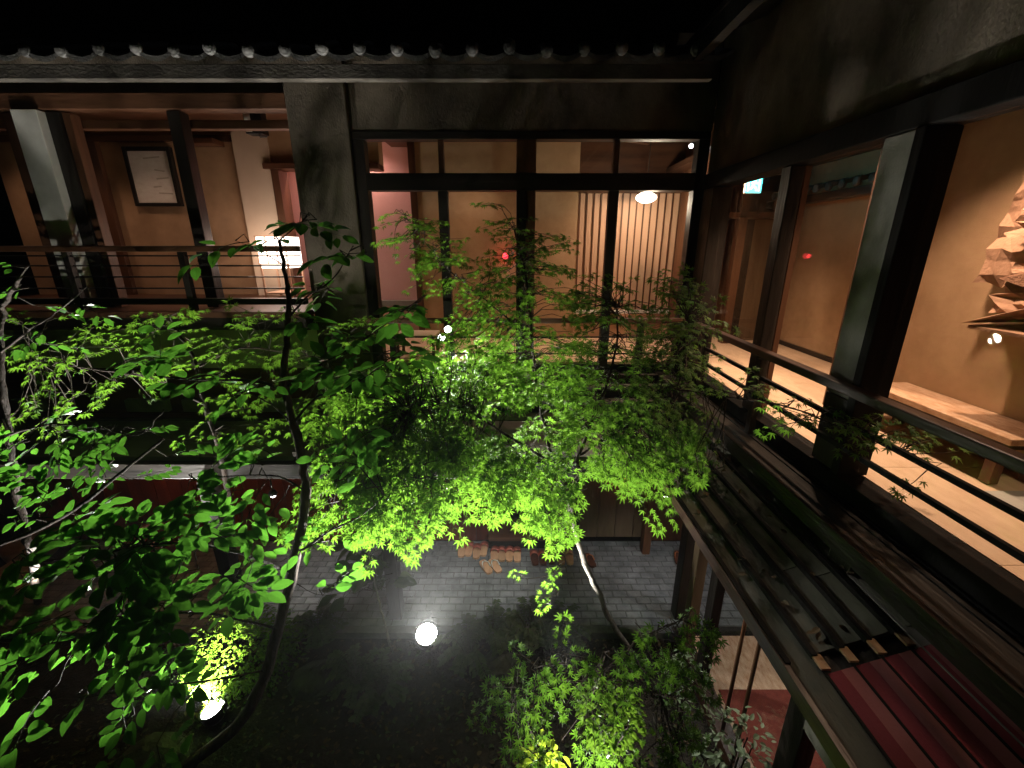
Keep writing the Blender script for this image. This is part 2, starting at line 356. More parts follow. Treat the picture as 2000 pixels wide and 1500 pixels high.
# ground floor back wall: boards, genkan step, doors, front posts
xb = -7.2
while xb < -.38:
    wd = R.uniform(.17, .21)
    put('board', MB().box(xb, min(xb+wd-.006, -.36), 5.25+R.uniform(0,.006), 5.29, FZ, Z(-2.32)), M['red_wood'], rw); xb += wd
xb = 1.0
while xb < 2.0:
    wd = R.uniform(.24, .30)
    put('board', MB().box(xb, min(xb+wd-.008, 2.02), 5.12+R.uniform(0,.006), 5.17, FZ+.17, Z(-2.32)), M['door_wood'], rw); xb += wd
box('base_board', 1.0, 2.02, 5.10, 5.19, -4.52, -4.36, M['black_wood_x'], rw)
put('step', MB().box(-.35, .98, 5.05, 5.5, FZ+.15, FZ+.21), M['brown_wood_x'], rw, bevel=.008)
put('step_riser', MB().box(-.35, .98, 5.08, 5.5, FZ, FZ+.147), M['black_wood_x'], rw)
put('inner_wall', MB().box(-.35, .98, 5.9, 5.95, FZ, Z(-2.32)), M['brown_wood'], rw)
for x in (-3.35, -1.42, 2.06): put('post', MB().box(x-.075, x+.075, 3.86, 4.01, .0, Z(-2.44)), M['black_wood'], rw, bevel=.006)
put('post', MB().box(1.92, 2.03, 4.95, 5.08, FZ, Z(-2.33)), M['brown_wood'], rw, bevel=.006)
# left upper room
box('room_wall', -7.5, -3.95, 6.5, 6.6, -.74, 1.62, M['tan'], rw)
box('room_wall', -3.95, -3.45, 6.38, 6.6, -.74, 1.62, M['tan_light'], rw)
box('room_post', -3.45, -3.34, 6.34, 6.6, -.74, 1.04, M['brown_wood'], rw, .006)
box('room_lintel', -3.55, -1.9, 6.33, 6.6, 1.045, 1.12, M['brown_wood_x'], rw, .006)
box('room_wall', -3.45, -1.9, 6.4, 6.6, 1.125, 1.62, M['tan'], rw)
box('room_wall', -3.7, -.55, 7.1, 7.2, -1.46, 1.62, M['pink'], rw)
box('room_ceiling', -7.5, -1.9, 5.17, 7.2, 1.62, 1.7, M['brown_wood_x'], rw)
box('picture_rail', -7.5, -3.96, 6.44, 6.497, 1.42, 1.50, M['brown_wood_x'], rw, .005)
box('corbel', -4.5, -4.1, 6.2, 6.44, 1.34, 1.41, M['brown_wood_x'], rw, .01)
box('room_post', -6.05, -5.93, 6.42, 6.497, -.74, 1.42, M['brown_wood'], rw, .005)
box('floor', -3.7, 4.3, 5.18, 7.2, -1.50, -1.465, M['floor'], rw)
# centre upper room
box('room_wall', -1.45, 1.02, 6.7, 6.8, -1.46, 1.62, M['tan'], rw)
box('room_post', -1.55, -1.45, 6.66, 6.8, -1.46, 1.62, M['brown_wood'], rw, .006)
box('base_board', -2.4, -1.56, 7.0, 7.09, -1.0, -.9, M['plaster_grey'], rw)
box('room_ceiling', -1.9, 2.3, 5.17, 7.2, 1.48, 1.55, M['brown_wood_x'], rw)
put('ceiling_batten', MB().bar((-1.0, 5.2, Z(1.44)), (2.0, 6.6, Z(1.44)), .06, .06), M['brown_wood_x'], rw)
put('ceiling_batten', MB().bar((.6, 5.2, Z(1.44)), (2.3, 5.9, Z(1.44)), .06, .06), M['brown_wood_x'], rw)
box('room_wall', 1.02, 2.7, 6.75, 6.85, .86, 1.48, M['brown_wood_x'], rw)
lat = box('lattice_door', 1.02, 2.72, 6.62, 6.7, .77, .855, M['brown_wood_x'], rw, .006)
put('panel', MB().box(1.02, 2.72, 6.73, 6.76, Z(-1.46), Z(.768)), M['slat_wood'], lat)
for k in range(16):
    x = 1.05 + k*.11
    put('slat', MB().box(x-.009, x+.009, 6.708, 6.728, Z(-1.0), Z(.768)), M['brown_wood'], lat)
put('rail', MB().box(1.02, 2.72, 6.62, 6.7, Z(-1.06), Z(-1.01)), M['cord_white'], lat)
box('room_wall', 2.56, 2.62, 5.2, 6.61, -1.46, 1.48, M['brown_wood'], rw)
# eave: rafter board, tiles
eave = box('eave', -7.5, 1.7, 3.98, 4.06, 1.345, 1.455, M['fascia'], rw, .006)
put('roof_boarding', MB().add([(-7.5,4.0,Z(1.52)),(1.7,4.0,Z(1.52)),(1.7,6.4,Z(2.45)),(-7.5,6.4,Z(2.45)),(-7.5,4.0,Z(1.56)),(1.7,4.0,Z(1.56)),(1.7,6.4,Z(2.49)),(-7.5,6.4,Z(2.49))],
    [(0,3,2,1),(4,5,6,7),(0,1,5,4),(1,2,6,5),(2,3,7,6),(3,0,4,7)]), M['black_wood_x'], rw)
SP = .308; sl_ = Vector((0, 2.4, .93)).normalized()
def cover_tile():
    mb = MB(); n = 10; q = []
    for s_ in (0, .42):
        for k in range(n+1):
            a = math.pi*k/n; q.append(Vector((math.cos(a)*.05, 0, math.sin(a)*.05)) + sl_*s_)
    f = [(k, k+1, n+2+k, n+1+k) for k in range(n)]
    mb.add(q, f)
    mb.lathe((0, -.002, .012), [(.001,-.012),(.032,-.012),(.036,-.002),(.045,-.004),(.051,.004),(.051,.03),(.04,.034)], 16, (0, 1, 0))
    return mesh('cover_tile', mb, M['tile'], True)
def pan_tile():
    mb = MB(); n = 8; q = []
    for s_ in (0, .42):
        for k in range(n+1):
            x = (k/n-.5)*SP*.98; z = -.05 + .05*(2*abs(k/n-.5))**2
            q += [Vector((x, 0, z)) + sl_*s_, Vector((x, 0, z-.028 - .012*(1-(2*abs(k/n-.5))**2))) + sl_*s_]
    m_ = 2*(n+1)
    f = [(2*k, 2*k+2, m_+2*k+2, m_+2*k) for k in range(n)] + [(2*k+1, 2*k, 2*k+2, 2*k+3)[::-1] for k in range(n)]
    return mesh('pan_tile', mb.add(q, f), M['tile'])
ct, pt = cover_tile(), pan_tile()
for k in range(-24, 6):
    x = k*SP - .02
    inst('cover_tile', ct, (x, 3.93+R.uniform(-.014,.014), Z(1.535)+R.uniform(-.010,.010)), (R.uniform(-.05,.05), R.uniform(-.05,.05), R.uniform(-.07,.07)), 1, eave)
    inst('pan_tile', pt, (x+SP/2, 3.94, Z(1.545)+R.uniform(-.004,.004)), (0, 0, R.uniform(-.015,.015)), 1, eave)

# ------------------------------------------------------------------ side wing on the right
sw = thing('wooden_building', 'dark timber wing on the right with plank lean-to and glazed gallery', 'building', (2.3, 3, 0))
box('wall', 2.2, 2.34, -2.0, 4.98, .76, 2.2, M['plaster_dark'], sw)
box('lintel', 2.16, 2.36, -2.0, 4.97, .60, .757, M['jet_wood'], sw, .008)
box('post', 2.15, 2.36, 4.68, 4.93, -1.45, .597, M['black_wood'], sw, .008)
box('post', 2.18, 2.29, 3.47, 3.59, -1.45, .597, M['black_wood'], sw, .008)
box('post', 2.293, 2.345, 3.47, 3.57, -1.45, .597, M['brown_wood'], sw, .006)
box('post', 2.15, 2.35, 2.37, 2.43, -1.45, .597, M['jet_wood'], sw, .006)
box('pillar', 2.17, 2.36, 2.433, 2.64, -.95, .597, M['plaster_grey'], sw, .008)
box('pillar_base', 2.17, 2.36, 2.433, 2.64, -1.45, -.953, M['black_wood'], sw, .006)
box('post', 2.12, 2.40, -.6, -.3, -1.45, .597, M['black_wood'], sw, .008)
box('sill', 2.17, 2.342, -2.0, 4.97, -1.58, -1.465, M['jet_wood'], sw, .006)
for y0, y1 in ((3.60, 4.67), (2.65, 3.46), (-.29, 2.36)):
    put('pane', MB().box(2.275, 2.281, y0, y1, Z(-1.45), Z(.597)), M['glass'], sw)
srl = put('railing', MB().box(2.06, 2.14, -2.0, 4.6, Z(-.885), Z(-.825)), M['brown_wood_y'], sw, bevel=.01)
for hh in (-1.06, -1.22): put('rail_bar', MB().bar((2.1, -2, Z(hh)), (2.1, 4.6, Z(hh)), .026, .03), M['jet_wood'], srl)
for yy in (4.3, 3.28): put('baluster', MB().box(2.075, 2.125, yy-.03, yy+.03, Z(-1.58), Z(-.902)), M['black_wood'], srl)
# dark boarding and trim strips below the windows
box('wall_board', 2.16, 2.3, -2.0, 4.97, -2.3, -1.585, M['jet_wood'], sw)
for hh, d in ((-1.60, .05), (-1.66, .04), (-1.71, .03)):
    put('trim_strip', MB().bar((2.155-d, -2, Z(hh)), (2.155-d, 4.95, Z(hh)), .02, .02), M['metal_dark'], sw)
# plank lean-to roof: boards with gaps, battens on top
A0, A1 = Vector((2.14, 0, Z(-1.72))), Vector((1.40, 0, Z(-2.03)))
NP = 6
ps = (A1-A0)/NP; nrm = Vector((ps.z, 0, -ps.x)).normalized(); nrm = nrm if nrm.z > 0 else -nrm
RY0, RY1 = 1.56, 4.6
for i in range(NP):
    y = RY1; ye = RY0 if i < NP-1 else -1.5
    while y > ye:
        ln = R.uniform(1.1, 1.7); y2 = max(ye, y-ln)
        if y2 - ye < .3: y2 = ye
        a = A0 + ps*(i+.06); b = A0 + ps*(i+.94); mb = MB(); q = []
        o_ = nrm*R.uniform(-.004, .004)
        for yy in (y2+.004, y):
            for c in (a, b): q += [Vector((c.x, yy, c.z))+o_, Vector((c.x, yy, c.z))+o_ - nrm*.02]
        mb.add(q, [(0,4,6,2),(1,3,7,5),(0,1,5,4),(2,6,7,3),(0,2,3,1),(4,5,7,6)])
        put('plank', mb, M['plank'], sw); y = y2
for i in range(NP+1):
    c = A0 + ps*i + nrm*.012
    put('batten', MB().bar((c.x, RY0-.02, c.z), (c.x, RY1, c.z), .028, .03), M['jet_wood'], sw)
    c = A0 + ps*i
    put('batten', MB().bar((c.x, -1.5, c.z), (c.x, RY0-.024, c.z), .016, .012), M['jet_wood'], sw)
put('roof_boarding', MB().add([Vector((c.x, yy, c.z)) - nrm*d for d in (.025, .05) for c in (A0, A1) for yy in (-1.5, RY1)],
    [(0,1,3,2),(4,6,7,5),(0,2,6,4),(1,5,7,3),(0,4,5,1),(2,3,7,6)]), M['black_wood_y'], sw)
put('edge_trim', MB().bar((1.385, -1.5, Z(-2.06)), (1.385, RY1, Z(-2.06)), .03, .09), M['brown_wood_y'], sw)
put('edge_beam', MB().box(1.62, 1.76, -1.5, 3.9, Z(-2.42), Z(-2.22)), M['black_wood_y'], sw, bevel=.006)
# near end of the roof: strips coloured as a red carpet's glass reflection
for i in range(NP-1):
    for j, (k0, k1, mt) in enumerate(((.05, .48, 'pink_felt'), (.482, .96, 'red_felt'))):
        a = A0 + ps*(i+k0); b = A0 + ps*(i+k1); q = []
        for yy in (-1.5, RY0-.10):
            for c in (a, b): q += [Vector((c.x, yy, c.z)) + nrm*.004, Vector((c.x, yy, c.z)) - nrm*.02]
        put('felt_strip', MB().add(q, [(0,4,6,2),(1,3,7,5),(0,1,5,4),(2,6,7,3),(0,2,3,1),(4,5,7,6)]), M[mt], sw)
for i in range(5):
    c = A0 + ps*(i+.95)
    put('end_block', MB().bar((c.x, RY0-.085, c.z+.01), (c.x, RY0-.01, c.z+.01), .045, .012), M['tan'], sw)  # tan dashes along the edge of the painted reflection
# eave above the right windows
put('eave', MB().box(1.52, 1.60, -2.0, 4.0, Z(1.48), Z(1.62)), M['jet_wood'], sw)
put('roof_boarding', MB().add([(1.5,-2,Z(1.62)),(1.5,4.2,Z(1.62)),(3.9,4.2,Z(2.55)),(3.9,-2,Z(2.55)),(1.5,-2,Z(1.66)),(1.5,4.2,Z(1.66)),(3.9,4.2,Z(2.59)),(3.9,-2,Z(2.59))],
    [(0,3,2,1)[::-1],(4,5,6,7)[::-1],(0,1,5,4),(1,2,6,5),(2,3,7,6),(3,0,4,7)]), M['black_wood_y'], sw)
# upper gallery inside: floor boards, ceiling, clay walls
y = -2.0; k = 0
while y < 7.0:
    wd = .9; put('floor_board', MB().box(2.345 if y < 5 else 2.82, 4.35, y, min(y+wd-.004, 7.0), Z(-1.5), Z(-1.462)), M['floor'], sw); y += wd
put('floor_tile', MB().box(2.86, 3.38, -2, 2.2, Z(-1.458), Z(-1.452)), M['floor_grey'], sw)
box('ceiling', 2.345, 4.4, -2.0, 7.1, 1.05, 1.12, M['brown_wood_y'], sw)
box('inner_wall', 3.40, 3.52, -2.0, 3.55, -1.46, 1.05, M['tan'], sw)
box('inner_wall', 3.05, 3.52, 3.553, 3.65, -1.46, 1.05, M['tan'], sw)
box('inner_post', 3.0, 3.048, 3.55, 3.66, -1.46, 1.05, M['brown_wood'], sw, .004)
box('inner_wall', 4.2, 4.3, 3.66, 7.0, -1.46, 1.05, M['tan'], sw)
box('skirting', 4.17, 4.198, 3.66, 7.0, -1.46, -1.40, M['black_wood_y'], sw)
box('inner_wall', 2.82, 4.3, 6.9, 7.0, -1.46, 1.05, M['brown_wood'], sw)
box('inner_post', 3.28, 3.40, 6.2, 6.32, -1.46, 1.05, M['brown_wood'], sw, .005)
box('inner_lintel', 2.82, 4.19, 6.2, 6.3, .38, .46, M['brown_wood_x'], sw, .005)
box('inner_door', 3.42, 3.62, 6.4, 6.45, -1.46, .37, M['black_wood'], sw)
box('inner_door', 3.625, 4.19, 6.42, 6.47, -1.46, .37, M['door_wood'], sw)
box('transom_frame', 3.75, 4.19, 6.22, 6.26, .50, .62, M['brown_wood_x'], sw)
ie = box('inner_eave', 4.02, 4.198, 3.66, 6.88, .56, .66, M['brown_wood_y'], sw, .006)
for k in range(14):
    mb = MB().lathe((0, 0, 0), [(.001,-.01),(.04,-.01),(.055,.0),(.055,.03)], 12, (1, 0, 0))
    if k == 0: itm = mesh('eave_tile', mb, M['tile'], True)
    inst('eave_tile', itm, (3.99, 3.8+k*.22, Z(.72)), None, 1, ie)
    if k == 0: icv = mesh('cover_tile', MB().bar((0, 0, 0), (.2, 0, .06), .1, .05), M['tile'])
    inst('cover_tile', icv, (4.0, 3.8+k*.22, Z(.73)), None, 1, ie)
# ground floor of the side wing: glazing line, posts, poles, floor with red carpet
put('floor', MB().box(2.0, 6.0, -2.0, 3.66, .0, .07), M['bench'], sw)
put('carpet', MB().box(2.12, 3.6, -2.0, 3.05, .074, .086), M['carpet'], sw)
put('inner_wall', MB().box(3.9, 4.0, -2, 5.2, .08, Z(-1.52)), M['brown_wood'], sw)
put('inner_wall', MB().box(2.1, 5.0, 5.25, 5.35, .08, Z(-1.52)), M['brown_wood'], sw)
put('ceiling', MB().box(1.9, 6.0, -2, 5.2, Z(-1.72), Z(-1.60)), M['black_wood_y'], sw)
for x, y, wx, wy, mt in ((2.0, 3.55, .11, .11, 'door_wood'), (1.98, 3.15, .09, .12, 'black_wood'), (2.0, 1.98, .12, .16, 'black_wood')):
    put('post', MB().box(x-wx/2, x+wx/2, y-wy/2, y+wy/2, .0, Z(-1.75)), M[mt], sw, bevel=.006)
for y in (2.62, 2.42): put('pole', MB().tube([(1.93, y, 0), (1.93, y, Z(-1.95))], .016, 8), M['brown_wood'], sw, True)
put('wall', MB().box(1.93, 2.05, -2, 1.9, Z(-3.05), Z(-1.8)), M['plaster_grey'], sw)
put('sill', MB().box(1.9, 2.06, -2, 3.6, .0, .13), M['brown_wood_y'], sw, bevel=.006)
put('pane', MB().box(1.985, 1.991, 2.06, 3.09, .13, Z(-2.0)), M['glass'], sw)
put('pane', MB().box(1.985, 1.991, -2, 1.89, .13, Z(-3.06)), M['glass'], sw)
# ------------------------------------------------------------------ lamps and things in the rooms
def G(px, py, z=0.0):          # point of a level floor seen at that spot of the photograph
    d = ray(px, py); d = d * ((z-ZC)/d.z); return Vector((d.x, d.y/YS, z))
E = {}
E['white'] = glow('cool_white_lens', (.95, .97, 1.0), 14.0)
E['spot'] = glow('white_hot_lens', (1.0, .98, .95), 22.0)
E['warm'] = glow('warm_lens', (1.0, .82, .6), 12.0)
E['paper'] = glow('lit_paper_shade', (1.0, .90, .80), 3.2)
E['globe'] = glow('lit_globe', (1.0, .92, .82), 7.0)
E['red'] = glow('red_indicator', (1.0, .03, .05), 7.0)
E['exit'] = glow('exit_plate', (.12, .95, .95), 4.0)
E['exit_fig'] = glow('exit_pictogram', (.75, 1.0, .98), 7.0)
def garden_spot(name, label, loc, aim, energy, angle, color, r=.055, glowm='spot', deep=False):
    loc = Vector(loc); d = (Vector(aim)-loc).normalized()
    t = thing(name, label, 'spotlight', (loc.x, loc.y, 0))
    put('stake', MB().tube([(loc.x, loc.y, 0), (loc.x, loc.y, loc.z-.03)], .012, 8), M['metal_dark'], t, True)
    if deep:                                          # lens set far back in a long hood
        put('housing', MB().lathe(loc - d*.2, [(.012, 0), (r*.7, .012), (r, .04), (r*1.08, .215), (r, .215), (r*.93, .03), (.001, .028)], 18, d), M['metal_dark'], t, True)
        put('lens', MB().lathe(loc - d*.168, [(.001, 0), (r*.9, 0), (r*.88, .006), (.001, .01)], 18, d), E[glowm], t, True)
    else: put('housing', MB().lathe(loc - d*.13, [(.012, 0), (r*.7, .012), (r, .05), (r*1.1, .13), (r*1.12, .145), (r*1.0, .145), (r*.95, .125), (.001, .12)], 18, d), M['metal_dark'], t, True)
    if not deep: put('lens', MB().lathe(loc - d*.002, [(.001, 0), (r*.93, 0), (r*.9, .006), (.001, .01)], 18, d), E[glowm], t, True)
    put('bracket', MB().bar(loc - d*.08 + Vector((0,0,-.10)), loc - d*.08 + Vector((0,0,-.05)), .03, .012), M['metal_dark'], t)
    lamp('SPOT', name + '_beam', loc + d*.03, energy, color, t, aim, .09, angle, .6)
    return t
COOL = (1.0, .97, .90)
s1 = G(833, 1238, .22)
garden_spot('garden_spotlight', 'glaring white spotlight on a stake among ferns beside the paving', s1, P(835, 880, 2.85), 2700, 68, COOL, .125)
s2 = G(415, 1385, .16)
garden_spot('garden_spotlight', 'white oval spotlight at the foot of the leaning trunk', s2, s2 + Vector((-.16, .02, 1.0)), 1900, 100, COOL, .1)
s3 = Vector((.55, 1.75, .14))
garden_spot('garden_spotlight', 'small spotlight hidden under the yellow-green seedling at the bottom edge', s3, (.42, 2.5, 1.8), 300, 65, COOL, .05, deep=True)
s4 = Vector((-4.3, 3.4, .25))
garden_spot('garden_spotlight', 'low spotlight behind the left trunk aimed up at the tiled eave', s4, (-4.6, 4.2, 5.2), 2000, 85, COOL, .05, deep=True)
s5 = Vector((.5, 3.1, .12))  # unseen uplight added to brighten the middle of the maple crown
garden_spot('garden_spotlight', 'small spotlight at the foot of the slender pale maple trunk', s5, (.6, 2.9, 3.0), 1000, 52, COOL, .05, deep=True)
# twin lamp at the rail, built in place of a spotlight's reflection in glass
tw = thing('twin_spotlight', 'twin white spotlight clamped to the middle railing between maple leaves', 'spotlight', P(870, 640, 4.58))
q0 = P(870, 652, 4.56)
for dx, dz in ((.035, .055), (-.045, -.04)):
    c = q0 + Vector((dx, -.02, dz)); d = Vector((.16, -1, .12)).normalized()
    hd = put('head', MB().lathe(c - d*.1, [(.01, 0), (.04, .01), (.05, .03), (.05, .2), (.045, .2), (.044, .05), (.001, .05)], 14, d), M['metal_dark'], tw, True)
    put('lens', MB().lathe(c - d*.047, [(.001, 0), (.042, 0), (.04, .006), (.001, .01)], 14, d), E['white'], hd, True)
put('clamp', MB().bar(q0 + Vector((.0, .06, .12)), q0 + Vector((0, .06, -.06)), .04, .03), M['metal_dark'], tw)
lamp('SPOT', 'twin_beam', q0 + Vector((0, -.19, -.02)), 420, COOL, tw, (.6, 2.7, 2.4), .05, 88, .9)  # beam added onto the maple and the plank roof
# bulbs under the corridor edge beam
for (px, py, dx, lab, en) in ((1037, 960, -.5, 'bright round corridor lamp shining between the middle maple leaves', 65), (533, 965, -.1, 'white corridor lamp in front of the red boards on the left', 55),
                              (785, 1004, .0, 'tiny corridor lamp just left of the orange board', 45), (1300, 965, .0, 'corridor lamp beside the corner post on the right', 36)):
    c = P(px, py, 3.9)
    t = thing('corridor_lamp', lab, 'lamp', c, 'lamps under the corridor beam')
    put('stem', MB().tube([c + Vector((0, 0, .03)), (c.x, c.y, Z(-2.43))], .008, 8), M['metal_dark'], t, True)
    put('shade', MB().lathe(c, [(.045, -.005), (.05, .0), (.03, .045), (.008, .055)], 14), M['metal_dark'], t, True)
    put('bulb', MB().lathe(c, [(.001, -.035), (.022, -.03), (.032, -.012), (.028, .0), (.001, .004)], 12), E['white'], t, True)
    lamp('SPOT', 'corridor_beam', c + Vector((0, .02, -.045)), en, (1, .96, .92), t, (c.x + dx, 4.62, 0), .025, 62, 1.0)
def downlight(label, x, y, z, energy, color, angle=110, r=.05, cat='lamp', blend=.7, group='ceiling downlights'):
    t = thing('ceiling_downlight', label, cat, (x, y, z), group)
    put('rim', MB().lathe((x, y, z), [(r*1.25, 0), (r*1.25, -.008), (r, -.012), (r, -.002)], 18), M['metal_dark'], t, True)
    put('lens', MB().lathe((x, y, z), [(r*.98, -.003), (r*.9, -.006), (.001, -.008)], 16), E['warm'], t, True)
    lamp('SPOT', 'downlight_beam', (x, y, z-.03), energy, color, t, (x, y, z-2), .05, angle, blend)
W1 = (1.0, .60, .40)
for x, y, lab, en in ((3.05, .9, 'gallery downlight nearest the viewer above the pale floor', 110), (2.8, 2.75, 'gallery downlight above the patterned bench', 230), (2.85, 4.0, 'gallery downlight by the thin window post', 400), (2.85, 5.6, 'gallery downlight at the far end near the green sign', 160)):
    downlight(lab, x, y, Z(1.05), en, (1, .65, .44), 104, blend=1.0)
downlight('small downlight aimed at the paper relief', 2.9, 3.05, Z(1.05), 22, (1, .70, .5), 70)
for x, y, lab, en in ((-.6, 6.1, 'downlight over the tan wall of the middle room', 44), (1.7, 6.0, 'downlight before the lattice door', 150), (.6, 5.5, 'downlight just inside the middle window', 22)):
    downlight(lab, x, y, Z(1.48), en, W1, 112, blend=1.0)
downlight('dim downlight in the left upper room over the framed sheet', -5.2, 5.75, Z(1.62), 20, W1, 115, blend=1.0)
downlight('dim downlight at the far left end of the left upper room', -6.7, 5.8, Z(1.62), 22, W1, 130)
downlight('downlight in the recess with the pink wall', -2.6, 6.9, Z(1.62), 100, (1, .62, .52), 150)
for y, lab in ((2.4, 'lower room downlight over the red carpet'), (3.4, 'lower room downlight by the paving corner')):
    downlight(lab, 3.0, y, Z(-1.72), 55, (1, .8, .62) if y < 3 else (.95, .97, 1), 120)
# globe before the lattice door, standing in for a ceiling lamp's reflection
c = P(1262, 386, 6.2)
t = thing('pendant_lamp', 'glowing white globe lamp hanging before the lattice door', 'lamp', c)
put('globe', MB().lathe(c, [(.001,-.075),(.07,-.065),(.13,-.03),(.145,0),(.13,.03),(.07,.065),(.001,.075)], 20), E['globe'], t, True)
put('cord', MB().tube([c + Vector((0,0,.07)), (c.x, c.y, Z(1.48))], .005, 6), M['metal_dark'], t)
lamp('POINT', 'pendant_light', c + Vector((0, -.22, -.12)), 30, (1, .8, .58), t, size=.1)
c = P(1350, 285, 5.6)  # small lamp made in place of a ceiling downlight's reflection
t = thing('track_spotlight', 'tiny white track spotlight in the top right corner of the middle window', 'spotlight', c)
put('head', MB().lathe(c, [(.02, 0), (.03, .08), (.02, .09)], 12, (.4, .6, .5)), M['metal_dark'], t, True)
put('lens', MB().lathe(c, [(.001, -.006), (.026, -.004), (.026, .002), (.001, .002)], 12, (.4, .6, .5)), E['white'], t, True)
put('arm', MB().tube([c + Vector((.02, .04, .03)), (c.x+.02, c.y+.04, Z(1.48))], .008, 6), M['metal_dark'], t)
# floor lamp in the left room
c = P(548, 500, 6.05)
t = thing('paper_floor_lamp', 'glowing white paper floor lamp behind the left railing', 'lamp', (c.x, c.y, Z(-.735)))
sh = put('shade', MB().box(c.x-.2, c.x+.2, c.y-.2, c.y+.2, Z(-.3), Z(.12)), E['paper'], t)
for dx in (-.2, -.07, .07, .2):
    put('rib', MB().bar((c.x+dx, c.y-.205, Z(-.25)), (c.x+dx, c.y-.205, Z(.13)), .012, .01, (0,1,0)), M['slat_wood'], sh)
for hh in (-.245, .125): put('rib', MB().bar((c.x-.21, c.y-.206, Z(hh)), (c.x+.21, c.y-.206, Z(hh)), .012, .016), M['slat_wood'], sh)
for dx in (-.19, .19):
    for dy in (-.19, .19): put('leg', MB().box(c.x+dx-.012, c.x+dx+.012, c.y+dy-.012, c.y+dy+.012, Z(-.735), Z(-.243)), M['slat_wood'], t)
put('shelf', MB().box(c.x-.19, c.x+.19, c.y-.19, c.y+.19, Z(-.66), Z(-.64)), M['slat_wood'], t)
for dx, dy, dz in ((-.32, -.1, 0), (.34, -.1, 0), (0, -.34, 0)): lamp('POINT', 'paper_lamp_light', (c.x+dx, c.y+dy, Z(-.05)), 8, (1, .66, .5), t, size=.15)
# wall speaker high in the left room
c = P(490, 238, 5.7)
t = thing('wall_speaker', 'black box speaker with pale front hung high in the left room', 'speaker', c)
bx = put('cabinet', MB().box(c.x-.09, c.x+.13, c.y, c.y+.14, c.z-.13, c.z+.13), M['metal_dark'], t, bevel=.01)
put('front_grille', MB().box(c.x-.075, c.x+.0, c.y-.012, c.y-.002, c.z-.11, c.z+.11), M['plaster_white'], t)
put('bracket', MB().tube([(c.x+.05, c.y+.05, c.z-.12), (c.x+.10, c.y-.02, c.z-.17), (c.x+.14, c.y+.06, c.z-.15)], .012, 8), M['tile'], t)
put('hanger', MB().box(c.x, c.x+.03, c.y+.05, c.y+.08, c.z+.13, Z(1.62)), M['metal_dark'], t)
# framed sheet
t = thing('framed_picture', 'framed pale sheet with faint brush marks on the tan wall', 'picture', (-5.25, 6.46, Z(.58)))
put('sheet', MB().box(-5.53, -4.95, 6.455, 6.47, Z(.60), Z(1.30)), M['picture'], t)
for x0, x1, h0, h1 in ((-5.58, -5.53, .56, 1.35), (-4.95, -4.90, .56, 1.35), (-5.53, -4.95, .56, .605), (-5.53, -4.95, 1.295, 1.35)):
    put('frame', MB().box(x0, x1, 6.43, 6.498, Z(h0), Z(h1)), M['black_wood'], t, bevel=.004)
for x, h, a, b in ((-5.2, 1.2, .12, .02), (-5.12, 1.05, .07, -.02), (-5.1, .93, .09, .015), (-5.2, .82, .06, .01), (-5.1, .74, .1, -.01)):
    put('brush_mark', MB().bar((x-a, 6.452, Z(h)), (x+a, 6.452, Z(h+b)), .018, .003, (0,1,0)), M['faint_ink'], t)
# low table just inside the middle window
c = P(815, 652, 5.45)
t = thing('low_table', 'small pale low table just inside the middle window', 'table', (c.x, c.y, Z(-1.463)))
put('top', MB().box(c.x-.28, c.x+.28, c.y-.18, c.y+.18, c.z-.015, c.z+.015), M['tan_light'], t, bevel=.006)
for dx in (-.24, .24):
    for dy in (-.14, .14): put('leg', MB().box(c.x+dx-.018, c.x+dx+.018, c.y+dy-.018, c.y+dy+.018, Z(-1.463), c.z-.017), M['brown_wood'], t)
# red indicator lamps
for px, py, Y, lab in ((987, 500, 6.68, 'red indicator lamp glowing behind the dark maple top'), (1215, 930, 5.09, 'red indicator lamp on the door boards below')):
    c = P(px, py, Y); t = thing('indicator_lamp', lab, 'lamp', c, 'red indicator lamps')
    put('bezel', MB().lathe(c, [(.06, -.012), (.06, .012), (.045, .016)], 18, (0, 1, 0)), M['slipper_red'], t, True)
    put('dome', MB().lathe(c + Vector((0,-.015,0)), [(.045, 0), (.04, -.02), (.02, -.035), (.001, -.04)][::-1], 14, (0, 1, 0)), E['red'], t, True)
    lamp('POINT', 'indicator_light', c + Vector((0, -.09, 0)), .6, (1, .05, .05), t, size=.03)
    if Y > 6: put('alarm_box', MB().box(c.x-.16, c.x+.16, 6.665, 6.699, c.z-.42, c.z-.1), M['slat_wood'], t, bevel=.006)
# exit sign
c = P(1473, 360, 5.5)
t = thing('exit_sign', 'glowing blue-green exit sign with running figure in the gallery', 'sign', c)
put('housing', MB().box(c.x-.1, c.x+.1, c.y, c.y+.05, c.z-.105, c.z+.105), M['plaster_white'], t, bevel=.006)
put('face', MB().box(c.x-.092, c.x+.092, c.y-.008, c.y-.001, c.z-.097, c.z+.097), E['exit'], t)
fg = MB()
for a, b, wd in (((-.01,.03),(-.02,-.02),.03), ((-.02,-.02),(.03,-.05),.018), ((.03,-.05),(.035,-.085),.016), ((-.02,-.02),(-.05,-.06),.018), ((-.05,-.06),(-.085,-.06),.016), ((-.01,.03),(.045,.01),.014), ((-.01,.03),(-.055,.015),.014), ((.005,.045),(.005,.075),.03),
                 ((.075,-.09),(.075,.085),.012), ((-.095,-.09),(-.095,.085),.012), ((-.095,.085),(.08,.085),.012)):
    fg.bar((c.x+a[0]*.8, c.y-.012, c.z+a[1]*.9), (c.x+b[0]*.8, c.y-.012, c.z+b[1]*.9), wd*.9, .004, (0,1,0))
put('pictogram', fg, E['exit_fig'], t)
put('hanger', MB().box(c.x-.08, c.x-.065, c.y+.02, c.y+.035, c.z+.105, Z(1.05)), M['metal_dark'], t)
